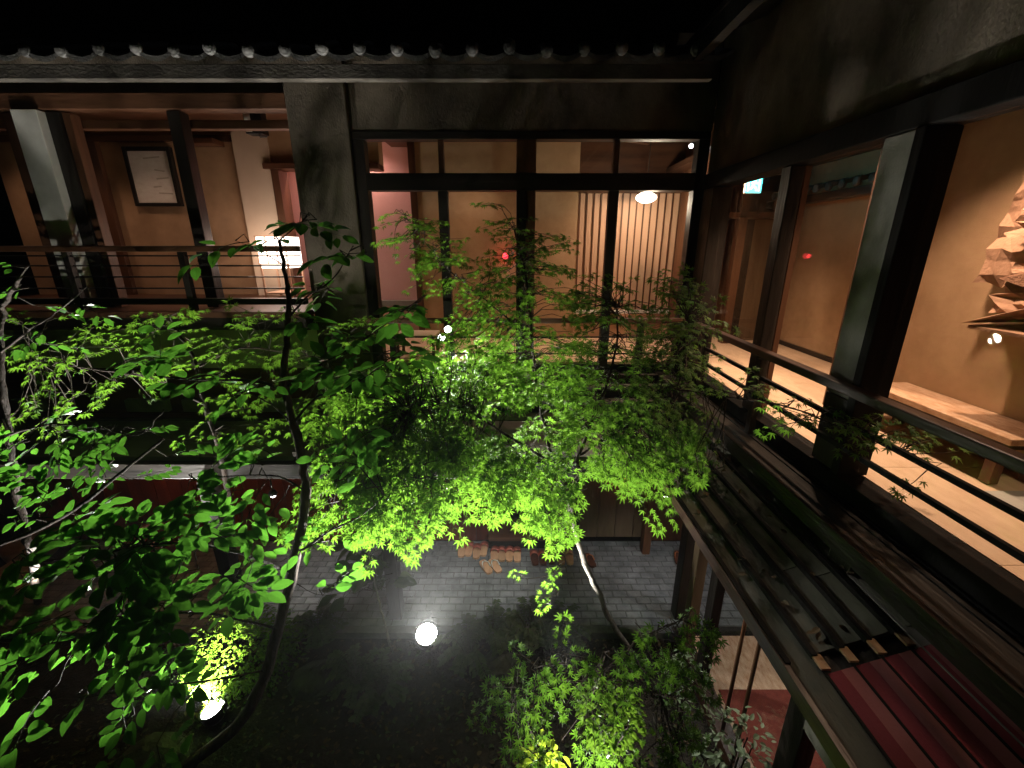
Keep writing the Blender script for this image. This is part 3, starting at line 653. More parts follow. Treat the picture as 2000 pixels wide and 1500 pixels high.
lamp('POINT', 'exit_light', c + Vector((0, -.14, .05)), 3.0, (.1, .85, 1), t, size=.08)
# bench and paper relief in the gallery
t = thing('bench', 'long low bench with pale patterned top against the gallery wall', 'bench', (3.2, 2.7, Z(-1.46)))
put('top', MB().box(3.02, 3.39, 2.22, 3.3, Z(-1.16), Z(-1.115)), M['bench'], t, bevel=.006)
put('apron', MB().box(3.05, 3.37, 2.25, 3.27, Z(-1.20), Z(-1.162)), M['brown_wood_y'], t)
for x in (3.07, 3.33):
    for y in (2.30, 3.22): put('leg', MB().box(x-.03, x+.03, y-.03, y+.03, Z(-1.451), Z(-1.20)), M['brown_wood'], t)
t = thing('paper_relief', 'crumpled brown paper relief on a wall shelf in the gallery', 'sculpture', (3.3, 2.65, Z(-.5)))
def crumple(x0, y0, y1, h0, h1, n, amp, seed, outline=None):
    rr = random.Random(seed); mb = MB(); q = []
    for i in range(n+1):
        for j in range(n+1):
            u, v = i/n, j/n
            y = y0+(y1-y0)*u + rr.uniform(-1, 1)*(y1-y0)/n*.35; h = h0+(h1-h0)*v + rr.uniform(-1, 1)*(h1-h0)/n*.35
            q.append((x0 + rr.uniform(-amp, amp) - .1*(1-v), y, Z(h)))
    return mb.add(q, [(i*(n+1)+j, (i+1)*(n+1)+j, (i+1)*(n+1)+j+1, i*(n+1)+j+1) for i in range(n) for j in range(n)])
put('backing_sheet', crumple(3.33, 2.0, 2.86, -.25, .7, 13, .03, 3), M['paper'], t)
put('lower_fold', crumple(3.20, 1.9, 2.65, -.42, -.1, 9, .03, 5), M['paper'], t)
put('upper_fold', crumple(3.24, 1.9, 2.7, .05, .32, 8, .035, 9), M['paper'], t)
put('textured_piece', MB().add([(3.12,2.65,Z(-.20)),(3.05,2.01,Z(-.36)),(3.22,1.91,Z(.04)),(3.24,2.41,Z(-.06)),(3.3,2.65,Z(-.25)),(3.3,2.01,Z(-.40))], [(0,1,2,3),(0,3,4),(1,5,2),(0,4,5,1)]), M['paper_dark'], t)
put('shelf', MB().add([(3.02,2.65,Z(-.52)),(3.02,1.81,Z(-.52)),(3.395,1.81,Z(-.47)),(3.395,2.65,Z(-.47)),(3.02,2.65,Z(-.50)),(3.02,1.81,Z(-.50)),(3.395,1.81,Z(-.45)),(3.395,2.65,Z(-.45))], [(0,1,2,3),(4,7,6,5),(0,4,5,1),(1,5,6,2),(2,6,7,3),(3,7,4,0)]), M['paper'], t)
put('corner_fold', MB().add([(3.0,2.68,Z(-.49)),(3.3,2.43,Z(-.44)),(3.05,2.37,Z(-.34)),(3.3,2.57,Z(-.36))], [(0,1,2),(0,3,1),(0,2,3),(1,3,2)]), M['paper'], t)
# jars among the left plants
c = G(310, 1115, .0)
t = thing('glazed_jar', 'large dark red rounded jar behind the left leaves', 'jar', (c.x, c.y, 0))
put('body', MB().lathe((c.x, c.y, 0), [(.16,0),(.30,.15),(.36,.34),(.33,.52),(.22,.62),(.19,.63)], 22), M['jar_red'], t, True)
put('rim', MB().lathe((c.x, c.y, .62), [(.19,0),(.215,.01),(.215,.04),(.18,.045),(.17,.0)], 22), M['jar_red'], t, True)
c = G(75, 1085, .0)
t = thing('stone_basin', 'shallow tan stone basin half hidden by leaves at the left edge', 'basin', (c.x, c.y, 0))
put('bowl', MB().lathe((c.x, c.y, 0), [(.2,0),(.3,.12),(.33,.28),(.27,.29),(.22,.2),(.001,.16)], 22), M['jar_tan'], t, True)
c = G(45, 1150, .0)
t = thing('wooden_crate', 'tan wooden box corner below the stone basin at the left edge', 'box', (c.x, c.y, 0))
for k in range(3): put('slat', MB().box(c.x-.22, c.x+.13, c.y-.15, c.y+.15, .02+.09*k, .10+.09*k), M['jar_tan'], t, bevel=.006)
put('lid', MB().box(c.x-.24, c.x+.15, c.y-.17, c.y+.17, .291, .315), M['jar_tan'], t, bevel=.006)

# ------------------------------------------------------------------ sandals on the paving
def sole(l, w, h):
    n = 12; q = []
    for z in (0, h):
        for k in range(n):
            a = 2*math.pi*k/n; s_ = math.sin(a); c_ = math.cos(a)
            q.append((w/2*math.copysign(abs(c_)**.45, c_)*(1 if s_ > 0 else .92), l/2*math.copysign(abs(s_)**.55, s_), z))
    return MB().add(q, [(k, (k+1) % n, n+(k+1) % n, n+k) for k in range(n)] + [tuple(range(n))[::-1], tuple(range(n, 2*n))])
def band(l, w, h):
    mb = MB(); n = 8; q = []
    for y, hh in ((l*.06, h*1.0), (l*.42, h*.75)):
        for k in range(n+1):
            a = math.pi*k/n
            for r_ in (1.0, .9): q.append((w*.53*r_*math.cos(a), y, .028 + hh*r_*math.sin(a)))
    m_ = 2*(n+1); f = []
    for k in range(n): f += [(2*k, 2*k+2, m_+2*k+2, m_+2*k), (2*k+1, m_+2*k+1, m_+2*k+3, 2*k+3), (2*k, 2*k+1, 2*k+3, 2*k+2), (m_+2*k, m_+2*k+2, m_+2*k+3, m_+2*k+1)]
    return mb.add(q, f)
def thong(l, w, r_=.008):
    mb = MB()
    for s_ in (-1, 1): mb.tube([(s_*w*.46, -l*.12, .035), (s_*w*.40, l*.05, .07), (s_*w*.15, l*.24, .06), (0, l*.3, .035)], r_, 6)
    return mb
SM = {}
for k, (so_, bd, md) in {'red': ('slipper_sole', 'slipper_red', 'band'), 'dark': ('slipper_dark', 'slipper_red', 'band'), 'geta': ('slipper_sole', 'cord_white', 'thong'), 'orange': ('slipper_dark', 'cord_red', 'thong'), 'pale': ('slipper_sole', 'slipper_sole', 'band')}.items():
    SM[k] = (mesh('sole', sole(.29, .118, .028), M[so_]), mesh('strap', band(.29, .118, .062) if md == 'band' else thong(.29, .118), M[bd], True), mesh('heel_tread', MB().box(-.05, .05, -.10, -.05, -.001, .003), M['slipper_dark']))
def sandal(px, py, kind, rz, label):
    p = G(px, py, FZ+.03)
    t = thing('sandal', label, 'sandal', (p.x, p.y, FZ+.006), 'sandals lined up on the paving')
    for nm, me in zip(('sole', 'strap'), SM[kind][:2]): inst(nm, me, (p.x, p.y, FZ+.006), None, 1, t)
    t.rotation_euler = (0, 0, rz)
sandal(902, 1074, 'red', .03, 'red strapped wooden slipper, leftmost on the paving')
sandal(916, 1072, 'red', -.02, 'red strapped wooden slipper, second from the left on the paving')
sandal(931, 1077, 'red', .02, 'red strapped wooden slipper, third from the left and set slightly forward')
sandal(945, 1072, 'red', -.04, 'red strapped wooden slipper beside the end of the step, fourth from left')
sandal(966, 1082, 'red', .0, 'red slipper before the step, first of the middle row')
sandal(980, 1082, 'red', .02, 'red slipper before the step, second of the middle row')
sandal(995, 1082, 'red', -.02, 'red slipper before the step, third of the middle row, by leaves')
sandal(1010, 1083, 'red', .03, 'red slipper before the step, fourth of the middle row, behind leaves')
sandal(949, 1106, 'geta', .5, 'white thonged wooden sandal lying askew, left one of the pair')
sandal(967, 1104, 'geta', .5, 'white thonged wooden sandal lying askew, right one of the pair')
sandal(1044, 1089, 'dark', .05, 'dark slipper before the step, leftmost of three dark ones')
sandal(1060, 1089, 'dark', -.02, 'dark slipper before the step, middle of three dark ones')
sandal(1076, 1087, 'dark', .02, 'dark slipper before the step, rightmost of three dark ones')
sandal(1095, 1088, 'pale', .02, 'pale yellowish wooden clog beside the maple trunk, left of the pair')
sandal(1112, 1088, 'pale', -.02, 'pale yellowish wooden clog beside the maple trunk, right of the pair')
sandal(1152, 1093, 'orange', .25, 'dark sandal with orange cord just right of the maple trunk')
sandal(1325, 1088, 'orange', -.3, 'dark sandal with orange cord beyond the corner posts')
sandal(1348, 1084, 'pale', .1, 'pale wooden clog beyond the corner posts')
# ------------------------------------------------------------------ plants
import numpy as np
UP = Vector((0, 0, 1))
def leaf_broad(curl, fold):
    ys = [0, .12, .3, .52, .74, .9, 1.0]; ws = [0, .15, .25, .27, .2, .09, 0]
    v = []; f = []
    for y, w_ in zip(ys, ws):
        z = -curl*y*y
        v += [(-w_, y, z + fold*w_), (0, y, z), (w_, y, z + fold*w_)]
    for k in range(len(ys)-1):
        a = 3*k; b = a+3
        if k == 0: f += [(1, b+1, b), (1, b+2, b+1)]
        elif k == len(ys)-2: f += [(a, a+1, b+1), (a+1, a+2, b+1)]
        else: f += [(a, a+1, b+1, b), (a+1, a+2, b+2, b+1)]
    v += [(-.012, -.22, .02), (.012, -.22, .02), (0, .02, 0)]; n = len(v); f += [(n-3, n-2, n-1)]
    return v, f
def leaf_maple(droop, seed, lobes=7):
    rr = random.Random(seed); v = [(0, 0, 0)]; f = []
    angs = [math.radians(a) for a in ((-118, -78, -38, 0, 38, 78, 118) if lobes == 7 else (-84, -42, 0, 42, 84))]
    lens = (.42, .72, .92, 1.0, .92, .72, .42) if lobes == 7 else (.6, .88, 1.0, .88, .6)
    for a, l in zip(angs, lens):
        l *= .55*rr.uniform(.93, 1.07); a += rr.uniform(-.06, .06)
        def pt(r_, da, z): return (math.sin(a+da)*r_, math.cos(a+da)*r_, z)
        n = len(v)
        v += [pt(l*.28, -.36, -.01), pt(l*.6, -.17, -droop*.2), pt(l, 0, -droop*(l/.55)), pt(l*.6, .17, -droop*.2), pt(l*.28, .36, -.01), pt(l*.5, 0, -droop*.1+.02)]
        f += [(0, n+5, n), (n, n+5, n+1), (n+1, n+5, n+2), (n+2, n+5, n+3), (n+3, n+5, n+4), (n+4, n+5, 0)]
    n = len(v); v += [(-.008, -.35, .05), (.008, -.35, .05), (0, 0, 0)]; f += [(n, n+1, n+2)]
    return v, f
def leaf_small():
    return leaf_broad(.15, .3)
LEAF = {'broad': [leaf_broad(.10, .25), leaf_broad(.28, .35), leaf_broad(.18, .1)], 'maple': [leaf_maple(.10, 1), leaf_maple(.22, 2), leaf_maple(.15, 3, 5)], 'small': [leaf_small(), leaf_broad(.3, .5)]}
LME = {}
def leaf_mesh(kind, k, mat):
    key = (kind, k, mat.name)
    if key not in LME:
        v, f = LEAF[kind][k]; mb = MB().add(v, f); LME[key] = mesh(kind + '_leaf', mb, mat, False)
    return LME[key]
def frame(d, n):
    y = d.normalized(); x = y.cross(n)
    if x.length < 1e-3: x = y.cross(Vector((1, 0, .1)))
    x.normalize(); z = x.cross(y)
    return Matrix((x, y, z)).transposed()
def depth(p): return p.y*YS*CT - (p.z-ZC)*ST
def proj(p):
    t = depth(p)
    if t < .05: return None
    return 1000 + FPX*p.x/t, 750 - FPX*(p.y*YS*ST + (p.z-ZC)*CT)/t
def joined(name, items, kind, mat, parent):
    """many small leaves in one mesh part"""
    vs_, fs_, off = [], [], 0
    arr = [(np.array(v), f) for v, f in LEAF[kind]]
    for p, m3, s, k in items:
        v, f = arr[k]; q = (v @ np.array(m3).T)*s + np.array(real(p))
        vs_.append(q); fs_ += [tuple(i+off for i in face) for face in f]; off += len(v)
    if not vs_: return
    vv = np.concatenate(vs_); b_ = np.array(base(parent)); vv = vv - b_
    me = bpy.data.meshes.new(name); me.from_pydata(vv.tolist(), [], fs_); me.materials.append(mat); me.update()
    o = bpy.data.objects.new(name, me); reg(o, parent, base(parent)); o['kind'] = 'stuff'
def curve(pts, n=5):
    pts = [Vector(p) for p in pts]; out = []
    for i in range(len(pts)-1):
        p0, p1, p2, p3 = pts[max(i-1, 0)], pts[i], pts[i+1], pts[min(i+2, len(pts)-1)]
        for k in range(n):
            t = k/n
            out.append(.5*((2*p1) + (p2-p0)*t + (2*p0-5*p1+4*p2-p3)*t*t + (3*p1-p0-3*p2+p3)*t**3))
    return out + [pts[-1]]
class Plant:
    def __init__(s, name, label, cat, root, kind, mat, twig='twig', group=None, seed=1):
        s.t = thing(name, label, cat, (root.x, root.y, 0), group)
        s.kind, s.mat, s.L, s.tw, s.r = kind, mat, [], MB(), random.Random(seed); s.twm = M[twig]; s.sk = []
    def limb(s, name, pts, r0, r1, mat, wob=.012, n=5):
        q = curve(pts, n)
        q = [p + Vector((s.r.uniform(-wob, wob), s.r.uniform(-wob, wob), 0)) if 0 < i < len(q)-1 else p for i, p in enumerate(q)]
        m_ = len(q); rr = [(r0 + (r1-r0)*(i/(m_-1)))*s.r.uniform(.9, 1.12) for i in range(m_)]
        put(name, MB().tube(q, rr, 9), M[mat], s.t, True); s.sk += q
        return q
    def leaf(s, p, d, n, size):
        s.L.append((p, frame(d, n), size, s.r.randrange(len(LEAF[s.kind])), depth(p)))
    def spray(s, b, d, length, nodes_, size, tilt=.4, lean=.35, side=True):
        """a twig with pairs of leaves, lying in a nearly level plane"""
        rr = s.r; d = d.normalized()
        n = (UP + Vector((0, -lean, 0)) + Vector((rr.uniform(-1,1), rr.uniform(-1,1), rr.uniform(-.3,.3)))*tilt*.6).normalized()
        sx = d.cross(n).normalized(); pts = [b]; p = Vector(b)
        for k in range(nodes_):
            d = (d + Vector((rr.uniform(-.2,.2), rr.uniform(-.2,.2), -.05 + rr.uniform(-.12,.08)))).normalized()
            p = p + d*(length/nodes_); pts.append(p.copy())
            for sg in (-1, 1):
                if rr.random() < .12: continue
                dd = (d*rr.uniform(.3,.9) + sx*sg*rr.uniform(.6,1.1) + UP*rr.uniform(-.35,.1)).normalized()
                nn = (n + Vector((rr.uniform(-1,1), rr.uniform(-1,1), rr.uniform(-.4,.4)))*tilt).normalized()
                s.leaf(p + dd*size*.38, dd, nn, size*rr.uniform(.72, 1.15))
        s.leaf(p + d*size*.3, d, (n + Vector((rr.uniform(-1,1), rr.uniform(-1,1), 0))*tilt*.7).normalized(), size*rr.uniform(.85, 1.15))
        s.tw.tube(pts, [.0035 - .002*k/nodes_ for k in range(len(pts))], 4, False)
    def cloud(s, px, py, Y, rx, ry, ny, dz=.18, nodes_=5, length=.26, size=.09, tilt=.4, lean=.35, sky=True):
        """sprays spread through a flattened volume round one point, each tied to the nearest limb"""
        rr = s.r; c = P(px, py, Y); t = depth(c); ax = rx/FPX*t; az = ry/FPX*t
        for i in range(ny):
            while True:
                u = Vector((rr.uniform(-1,1), rr.uniform(-1,1), rr.uniform(-1,1)))
                if u.length < 1: break
            b = c + Vector((u.x*ax, u.y*dz*1.6, u.z*az))
            near_ = min(s.sk, key=lambda q: (q-b).length) if s.sk else c
            out = b - near_; out.z *= .3
            if out.length < .02: out = Vector((rr.uniform(-1,1), rr.uniform(-1,1), 0))
            out = (out.normalized() + Vector((rr.uniform(-1,1), rr.uniform(-1,1), rr.uniform(-.15,.15)))*.8).normalized()
            b0 = b - out*length*.5
            if (near_-b0).length < .6:
                md = (near_+b0)/2 + Vector((rr.uniform(-.05,.05), rr.uniform(-.05,.05), .04))
                s.tw.tube([near_, md, b0], [.0045, .0035, .003], 4, False)
            s.spray(b0, out, length*rr.uniform(.75,1.25), nodes_, size, tilt, lean)
    def finish(s, cap=300):
        def vis(l):
            q = proj(l[0]); return q and -30 < q[0] < 2030 and -30 < q[1] < 1530
        L = sorted([l for l in s.L if vis(l)], key=lambda l: l[4]/l[2]); out = [l for l in s.L if not vis(l)]
        for p, m3, sz, k, t in L[:cap]:
            inst('leaf', leaf_mesh(s.kind, k, s.mat), p, m3.to_euler(), sz, s.t)
        joined('foliage', [(p, m3, sz, k) for p, m3, sz, k, t in L[cap:] + out], s.kind, s.mat, s.t)
        if s.tw.v: put('twigs', s.tw, s.twm, s.t, loc=tuple(base(s.t)))['kind'] = 'stuff'

# --- central maple
root = G(1225, 1277)
mp1 = Plant('japanese_maple', 'large maple with slender pale trunk and bright green crown in the middle', 'tree', root, 'maple', M['maple'], seed=11)
tr = [Vector((root.x+.05, root.y+.02, 0)), P(1195, 1215, 3.36), P(1165, 1150, 3.33), P(1140, 1090, 3.29), P(1120, 1030, 3.25), P(1110, 972, 3.2)]
mp1.limb('trunk', tr, .03, .026, 'bark_pale')
f0 = tr[-1]
mp1.limb('branch', [f0, P(1095, 938, 3.2), P(1080, 895, 3.25), P(1066, 840, 3.35), P(1048, 760, 3.6), P(1040, 660, 3.85), P(1030, 560, 4.05), P(1005, 450, 4.2)], .022, .008, 'bark_dark')
mp1.limb('branch', [f0, P(1128, 930, 3.18), P(1132, 888, 3.2), P(1165, 800, 3.25), P(1200, 700, 3.45), P(1205, 600, 3.7)], .020, .007, 'bark_dark')
mp1.limb('branch', [P(1085, 905, 3.24), P(1045, 885, 3.15), P(960, 830, 3.05), P(900, 798, 3.0), P(855, 790, 2.95), P(800, 805, 2.9)], .012, .004, 'bark_dark')
mp1.limb('branch', [P(1095, 938, 3.2), P(1020, 930, 3.0), P(900, 930, 2.9), P(760, 940, 2.85), P(660, 950, 2.9)], .011, .003, 'bark_dark')
mp1.limb('branch', [P(1132, 888, 3.2), P(1165, 868, 3.2), P(1230, 830, 3.2), P(1320, 760, 3.3), P(1350, 640, 3.5)], .012, .004, 'bark_dark')
mp1.limb('branch', [P(1320, 760, 3.3), P(1420, 775, 2.9), P(1540, 795, 2.5), P(1680, 850, 2.15), P(1800, 900, 1.95)], .008, .003, 'bark_dark')
mp1.limb('branch', [P(1040, 660, 3.85), P(940, 580, 4.1), P(860, 510, 4.2), P(790, 420, 4.25)], .009, .003, 'bark_dark')
mp1.limb('branch', [P(1110, 972, 3.2), P(1100, 1050, 3.0), P(1085, 1110, 2.9), P(1075, 1180, 2.85)], .006, .002, 'bark_dark')
for a in ((700, 930, 2.95, 100, 50, 20), (800, 895, 2.9, 110, 55, 26), (900, 885, 2.9, 110, 55, 26), (1010, 915, 3.0, 90, 45, 18), (770, 965, 2.85, 100, 36, 17), (840, 985, 2.8, 50, 20, 6), (960, 940, 2.85, 90, 30, 13),
          (1070, 960, 3.0, 60, 45, 8), (825, 1040, 2.8, 20, 18, 2), (740, 1010, 2.8, 40, 30, 5), (1060, 1010, 2.85, 28, 18, 3), (1100, 1020, 2.9, 25, 20, 2), (640, 980, 2.9, 60, 30, 6)):
    mp1.cloud(*a[:5], int(a[5]*2.8), dz=.2, size=.108, nodes_=4, length=.26, tilt=.32, lean=.55)
for a in ((830, 800, 3.05, 120, 60, 24), (940, 760, 3.25, 110, 60, 20), (760, 850, 3.0, 80, 45, 14), (1090, 810, 3.3, 90, 60, 14), (1180, 770, 3.35, 90, 60, 18), (1250, 850, 3.2, 90, 60, 18), (1300, 780, 3.3, 80, 60, 16),
          (1190, 880, 3.15, 80, 50, 10), (1290, 900, 3.1, 70, 50, 10), (1330, 860, 3.1, 50, 50, 7), (1270, 960, 3.05, 40, 40, 4), (900, 700, 3.5, 110, 50, 16), (1010, 720, 3.6, 80, 60, 12), (800, 730, 3.4, 70, 40, 8), (660, 830, 3.2, 70, 60, 12), (700, 760, 3.4, 60, 50, 8)):
    mp1.cloud(*a[:5], int(a[5]*3.0), dz=.26, size=.106, nodes_=4, length=.28, tilt=.32, lean=.55)
for a in ((1330, 620, 3.6, 55, 70, 15), (1310, 700, 3.5, 60, 50, 12), (1190, 620, 3.75, 60, 80, 14), (1250, 660, 3.7, 50, 70, 10), (1120, 590, 3.9, 60, 50, 9), (830, 480, 4.2, 50, 55, 9), (880, 530, 4.15, 60, 40, 9), (790, 440, 4.25, 30, 35, 4),
          (1000, 560, 4.1, 80, 60, 16), (1070, 500, 4.15, 55, 50, 8), (1000, 480, 4.2, 50, 45, 7), (940, 620, 4.0, 70, 50, 10), (1050, 660, 3.9, 80, 50, 11), (1130, 700, 3.7, 60, 50, 9), (1340, 560, 3.6, 40, 25, 3), (980, 430, 4.2, 40, 40, 3)):
    mp1.cloud(*a[:5], int(a[5]*3.2), dz=.24, size=.095, nodes_=4, length=.24, tilt=.4, lean=.5)
for a in ((1440, 765, 2.85, 60, 22, 6), (1530, 800, 2.5, 60, 25, 6), (1620, 815, 2.3, 60, 22, 6), (1700, 850, 2.1, 60, 25, 6), (1790, 880, 1.98, 60, 22, 5), (1770, 930, 1.95, 20, 15, 1)):
    mp1.cloud(*a, dz=.1, size=.085, nodes_=4, length=.2)
for a in ((1060, 1108, 2.9, 30, 8, 1), (1085, 1160, 2.86, 25, 12, 2), (1060, 1185, 2.85, 15, 8, 1), (1010, 1110, 2.9, 20, 10, 1)):
    mp1.cloud(*a, dz=.05, size=.085, nodes_=3, length=.16)
mp1.finish()
# --- maple at the back on the left
root = P(455, 1150, 4.0)
mp3 = Plant('japanese_maple', 'dark green maple growing below the left railing in front of pale wall', 'tree', root, 'maple', M['maple'], seed=12)
mp3.limb('trunk', [Vector((root.x, root.y, 0)), P(450, 1000, 3.95), P(430, 880, 3.9), P(400, 790, 3.9), P(380, 700, 3.95), P(340, 640, 4.0)], .035, .012, 'bark_dark')
mp3.limb('branch', [P(400, 790, 3.9), P(300, 740, 3.8), P(180, 720, 3.8), P(60, 700, 3.8)], .014, .005, 'bark_dark')
mp3.limb('branch', [P(380, 720, 3.95), P(470, 680, 4.0), P(560, 690, 4.0), P(640, 700, 4.0)], .012, .004, 'bark_dark')
for a in ((120, 700, 3.8, 120, 50, 16), (260, 650, 3.9, 90, 35, 12), (300, 710, 3.8, 90, 40, 14), (200, 760, 3.8, 80, 30, 8), (430, 690, 3.9, 80, 50, 13), (500, 640, 4.0, 70, 30, 8), (590, 680, 4.0, 60, 60, 12), (620, 760, 3.8, 60, 50, 11),
          (480, 780, 3.8, 80, 40, 9), (80, 800, 3.8, 70, 40, 14), (70, 620, 3.9, 60, 20, 4), (450, 840, 3.8, 90, 30, 7), (330, 610, 4.0, 60, 15, 5), (690, 640, 4.1, 50, 40, 7)):
    mp3.cloud(*a[:5], int(a[5]*1.0), dz=.22, size=.105, nodes_=4, length=.28, tilt=.35, lean=.5)
mp3.finish()
# --- broad-leaved tree, left foreground
root = G(400, 1478)
ta = Plant('broadleaf_tree', 'dark leaning trunk with broad leaves rising past the left railing', 'tree', root, 'broad', M['broad'], seed=13)
tk = [Vector((root.x-.1, root.y-.05, 0)), P(455, 1425, 2.38), P(505, 1350, 2.42), P(540, 1240, 2.46), P(568, 1130, 2.5), P(588, 1040, 2.52), P(598, 970, 2.53), P(588, 890, 2.53), P(566, 800, 2.54), P(556, 740, 2.55), P(562, 660, 2.56), P(565, 590, 2.56), P(558, 540, 2.56), P(545, 470, 2.56)]
ta.limb('trunk', tk, .052, .009, 'bark_brown', .006)
bl = [([(556, 760, 2.55), (500, 745, 2.5), (420, 742, 2.45), (330, 738, 2.4), (250, 722, 2.35)], .011), ([(572, 830, 2.54), (620, 775, 2.5), (690, 752, 2.45), (760, 700, 2.4)], .009),
      ([(560, 755, 2.55), (620, 715, 2.5), (700, 670, 2.45), (770, 620, 2.4), (835, 575, 2.35)], .009), ([(565, 620, 2.56), (600, 580, 2.55), (650, 545, 2.52), (690, 480, 2.5)], .007),
      ([(545, 470, 2.56), (580, 440, 2.55), (605, 420, 2.55)], .004), ([(555, 520, 2.56), (510, 490, 2.52), (460, 470, 2.5)], .004), ([(572, 830, 2.54), (530, 790, 2.4), (470, 760, 2.3)], .006),
      ([(585, 1080, 2.5), (640, 1040, 2.3), (700, 1010, 2.2), (760, 960, 2.15)], .008), ([(570, 1120, 2.5), (470, 1080, 2.2), (340, 1060, 2.0), (200, 1080, 1.9), (60, 1100, 1.8)], .011),
      ([(545, 1230, 2.46), (420, 1200, 2.1), (280, 1200, 1.85), (120, 1230, 1.75)], .009), ([(520, 1310, 2.42), (400, 1330, 2.1), (250, 1350, 1.9), (90, 1370, 1.8)], .007), ([(598, 960, 2.53), (540, 930, 2.4), (450, 930, 2.3), (370, 940, 2.2)], .007),
      ([(580, 1140, 2.5), (620, 1160, 2.4), (670, 1160, 2.35)], .003)]
for pts, r0 in bl: ta.limb('branch', [P(*p) for p in pts], r0, r0*.3, 'bark_dark', .005)
for a in ((290, 712, 2.35, 70, 18, 4), (380, 735, 2.42, 60, 12, 2), (460, 750, 2.4, 60, 25, 3), (700, 740, 2.45, 70, 20, 5), (760, 690, 2.4, 40, 18, 3), (720, 655, 2.45, 60, 18, 4), (800, 600, 2.37, 50, 18, 4), (660, 700, 2.48, 40, 18, 2),
          (640, 560, 2.53, 40, 30, 2), (680, 500, 2.5, 30, 25, 2), (600, 425, 2.55, 35, 15, 2), (470, 470, 2.5, 40, 10, 1), (520, 480, 2.52, 30, 25, 1), (640, 450, 2.53, 30, 12, 1), (600, 640, 2.54, 40, 40, 2)):
    ta.cloud(*a, dz=.10, size=.115, nodes_=4, length=.26, tilt=.35)
for a in ((420, 930, 2.25, 70, 30, 6), (520, 900, 2.4, 50, 25, 3), (460, 1000, 2.3, 80, 40, 9), (630, 1040, 2.75, 60, 25, 4), (700, 1010, 2.7, 50, 25, 4), (520, 1085, 2.3, 40, 25, 3), (590, 1065, 2.35, 30, 12, 1), (640, 1160, 2.38, 30, 12, 2),
          (350, 1010, 2.1, 80, 40, 9), (250, 1040, 2.0, 90, 40, 9), (120, 1060, 1.9, 90, 40, 9), (300, 1110, 1.95, 110, 40, 11), (130, 1150, 1.8, 110, 50, 11), (420, 1150, 2.1, 60, 35, 5), (280, 1200, 1.85, 110, 50, 11), (100, 1250, 1.75, 90, 40, 8), (350, 1260, 2.0, 70, 40, 4),
          (250, 1330, 1.9, 110, 50, 8), (80, 1360, 1.8, 80, 30, 5), (230, 1420, 1.95, 80, 30, 4), (340, 1420, 2.05, 60, 30, 3), (690, 900, 2.3, 30, 40, 3), (700, 860, 2.3, 40, 30, 3)):
    ta.cloud(*a[:5], max(1, int(a[5]*.75)), dz=.16, size=.12, nodes_=4, length=.26, tilt=.4, lean=.55)
ta.finish()
# --- tree at the left edge
root = G(75, 1180)
tl = Plant('broadleaf_tree', 'thin dark tree at the left edge with small pale-edged leaves', 'tree', root, 'broad', M['broad'], seed=14)
tl.limb('trunk', [Vector((root.x, root.y, 0)), P(62, 1085, 3.0), P(45, 1020, 3.0), P(30, 940, 3.0), P(18, 860, 3.0), P(8, 760, 3.0), P(2, 680, 3.0), P(8, 600, 3.0), P(40, 540, 2.95)], .035, .012, 'bark_dark')
tl.limb('branch', [P(-40, 1075, 2.4), P(60, 1040, 2.4), P(160, 985, 2.4), P(240, 920, 2.42), P(318, 858, 2.45)], .018, .008, 'bark_dark', .004)
tl.limb('branch', [P(18, 850, 3.0), P(90, 830, 2.8), P(180, 835, 2.7), P(270, 850, 2.6), P(320, 800, 2.6)], .008, .003, 'bark_dark')
tl.limb('branch', [P(2, 690, 3.0), P(50, 650, 2.9), P(110, 610, 2.85), P(170, 560, 2.8)], .008, .003, 'bark_dark')
for a in ((50, 520, 2.9, 60, 30, 3), (140, 500, 2.85, 40, 15, 1), (40, 600, 2.95, 50, 40, 4), (140, 600, 2.85, 50, 30, 3), (60, 680, 2.9, 60, 40, 5), (90, 840, 2.8, 90, 35, 9), (200, 830, 2.7, 80, 30, 7), (290, 870, 2.6, 70, 30, 5), (100, 900, 2.7, 100, 35, 9), (220, 920, 2.6, 90, 30, 6), (60, 960, 2.6, 70, 35, 6), (160, 980, 2.5, 80, 30, 6)):
    tl.cloud(*a[:5], int(a[5]*.65), dz=.18, size=.085, nodes_=5, length=.24, tilt=.45)
tl.finish()
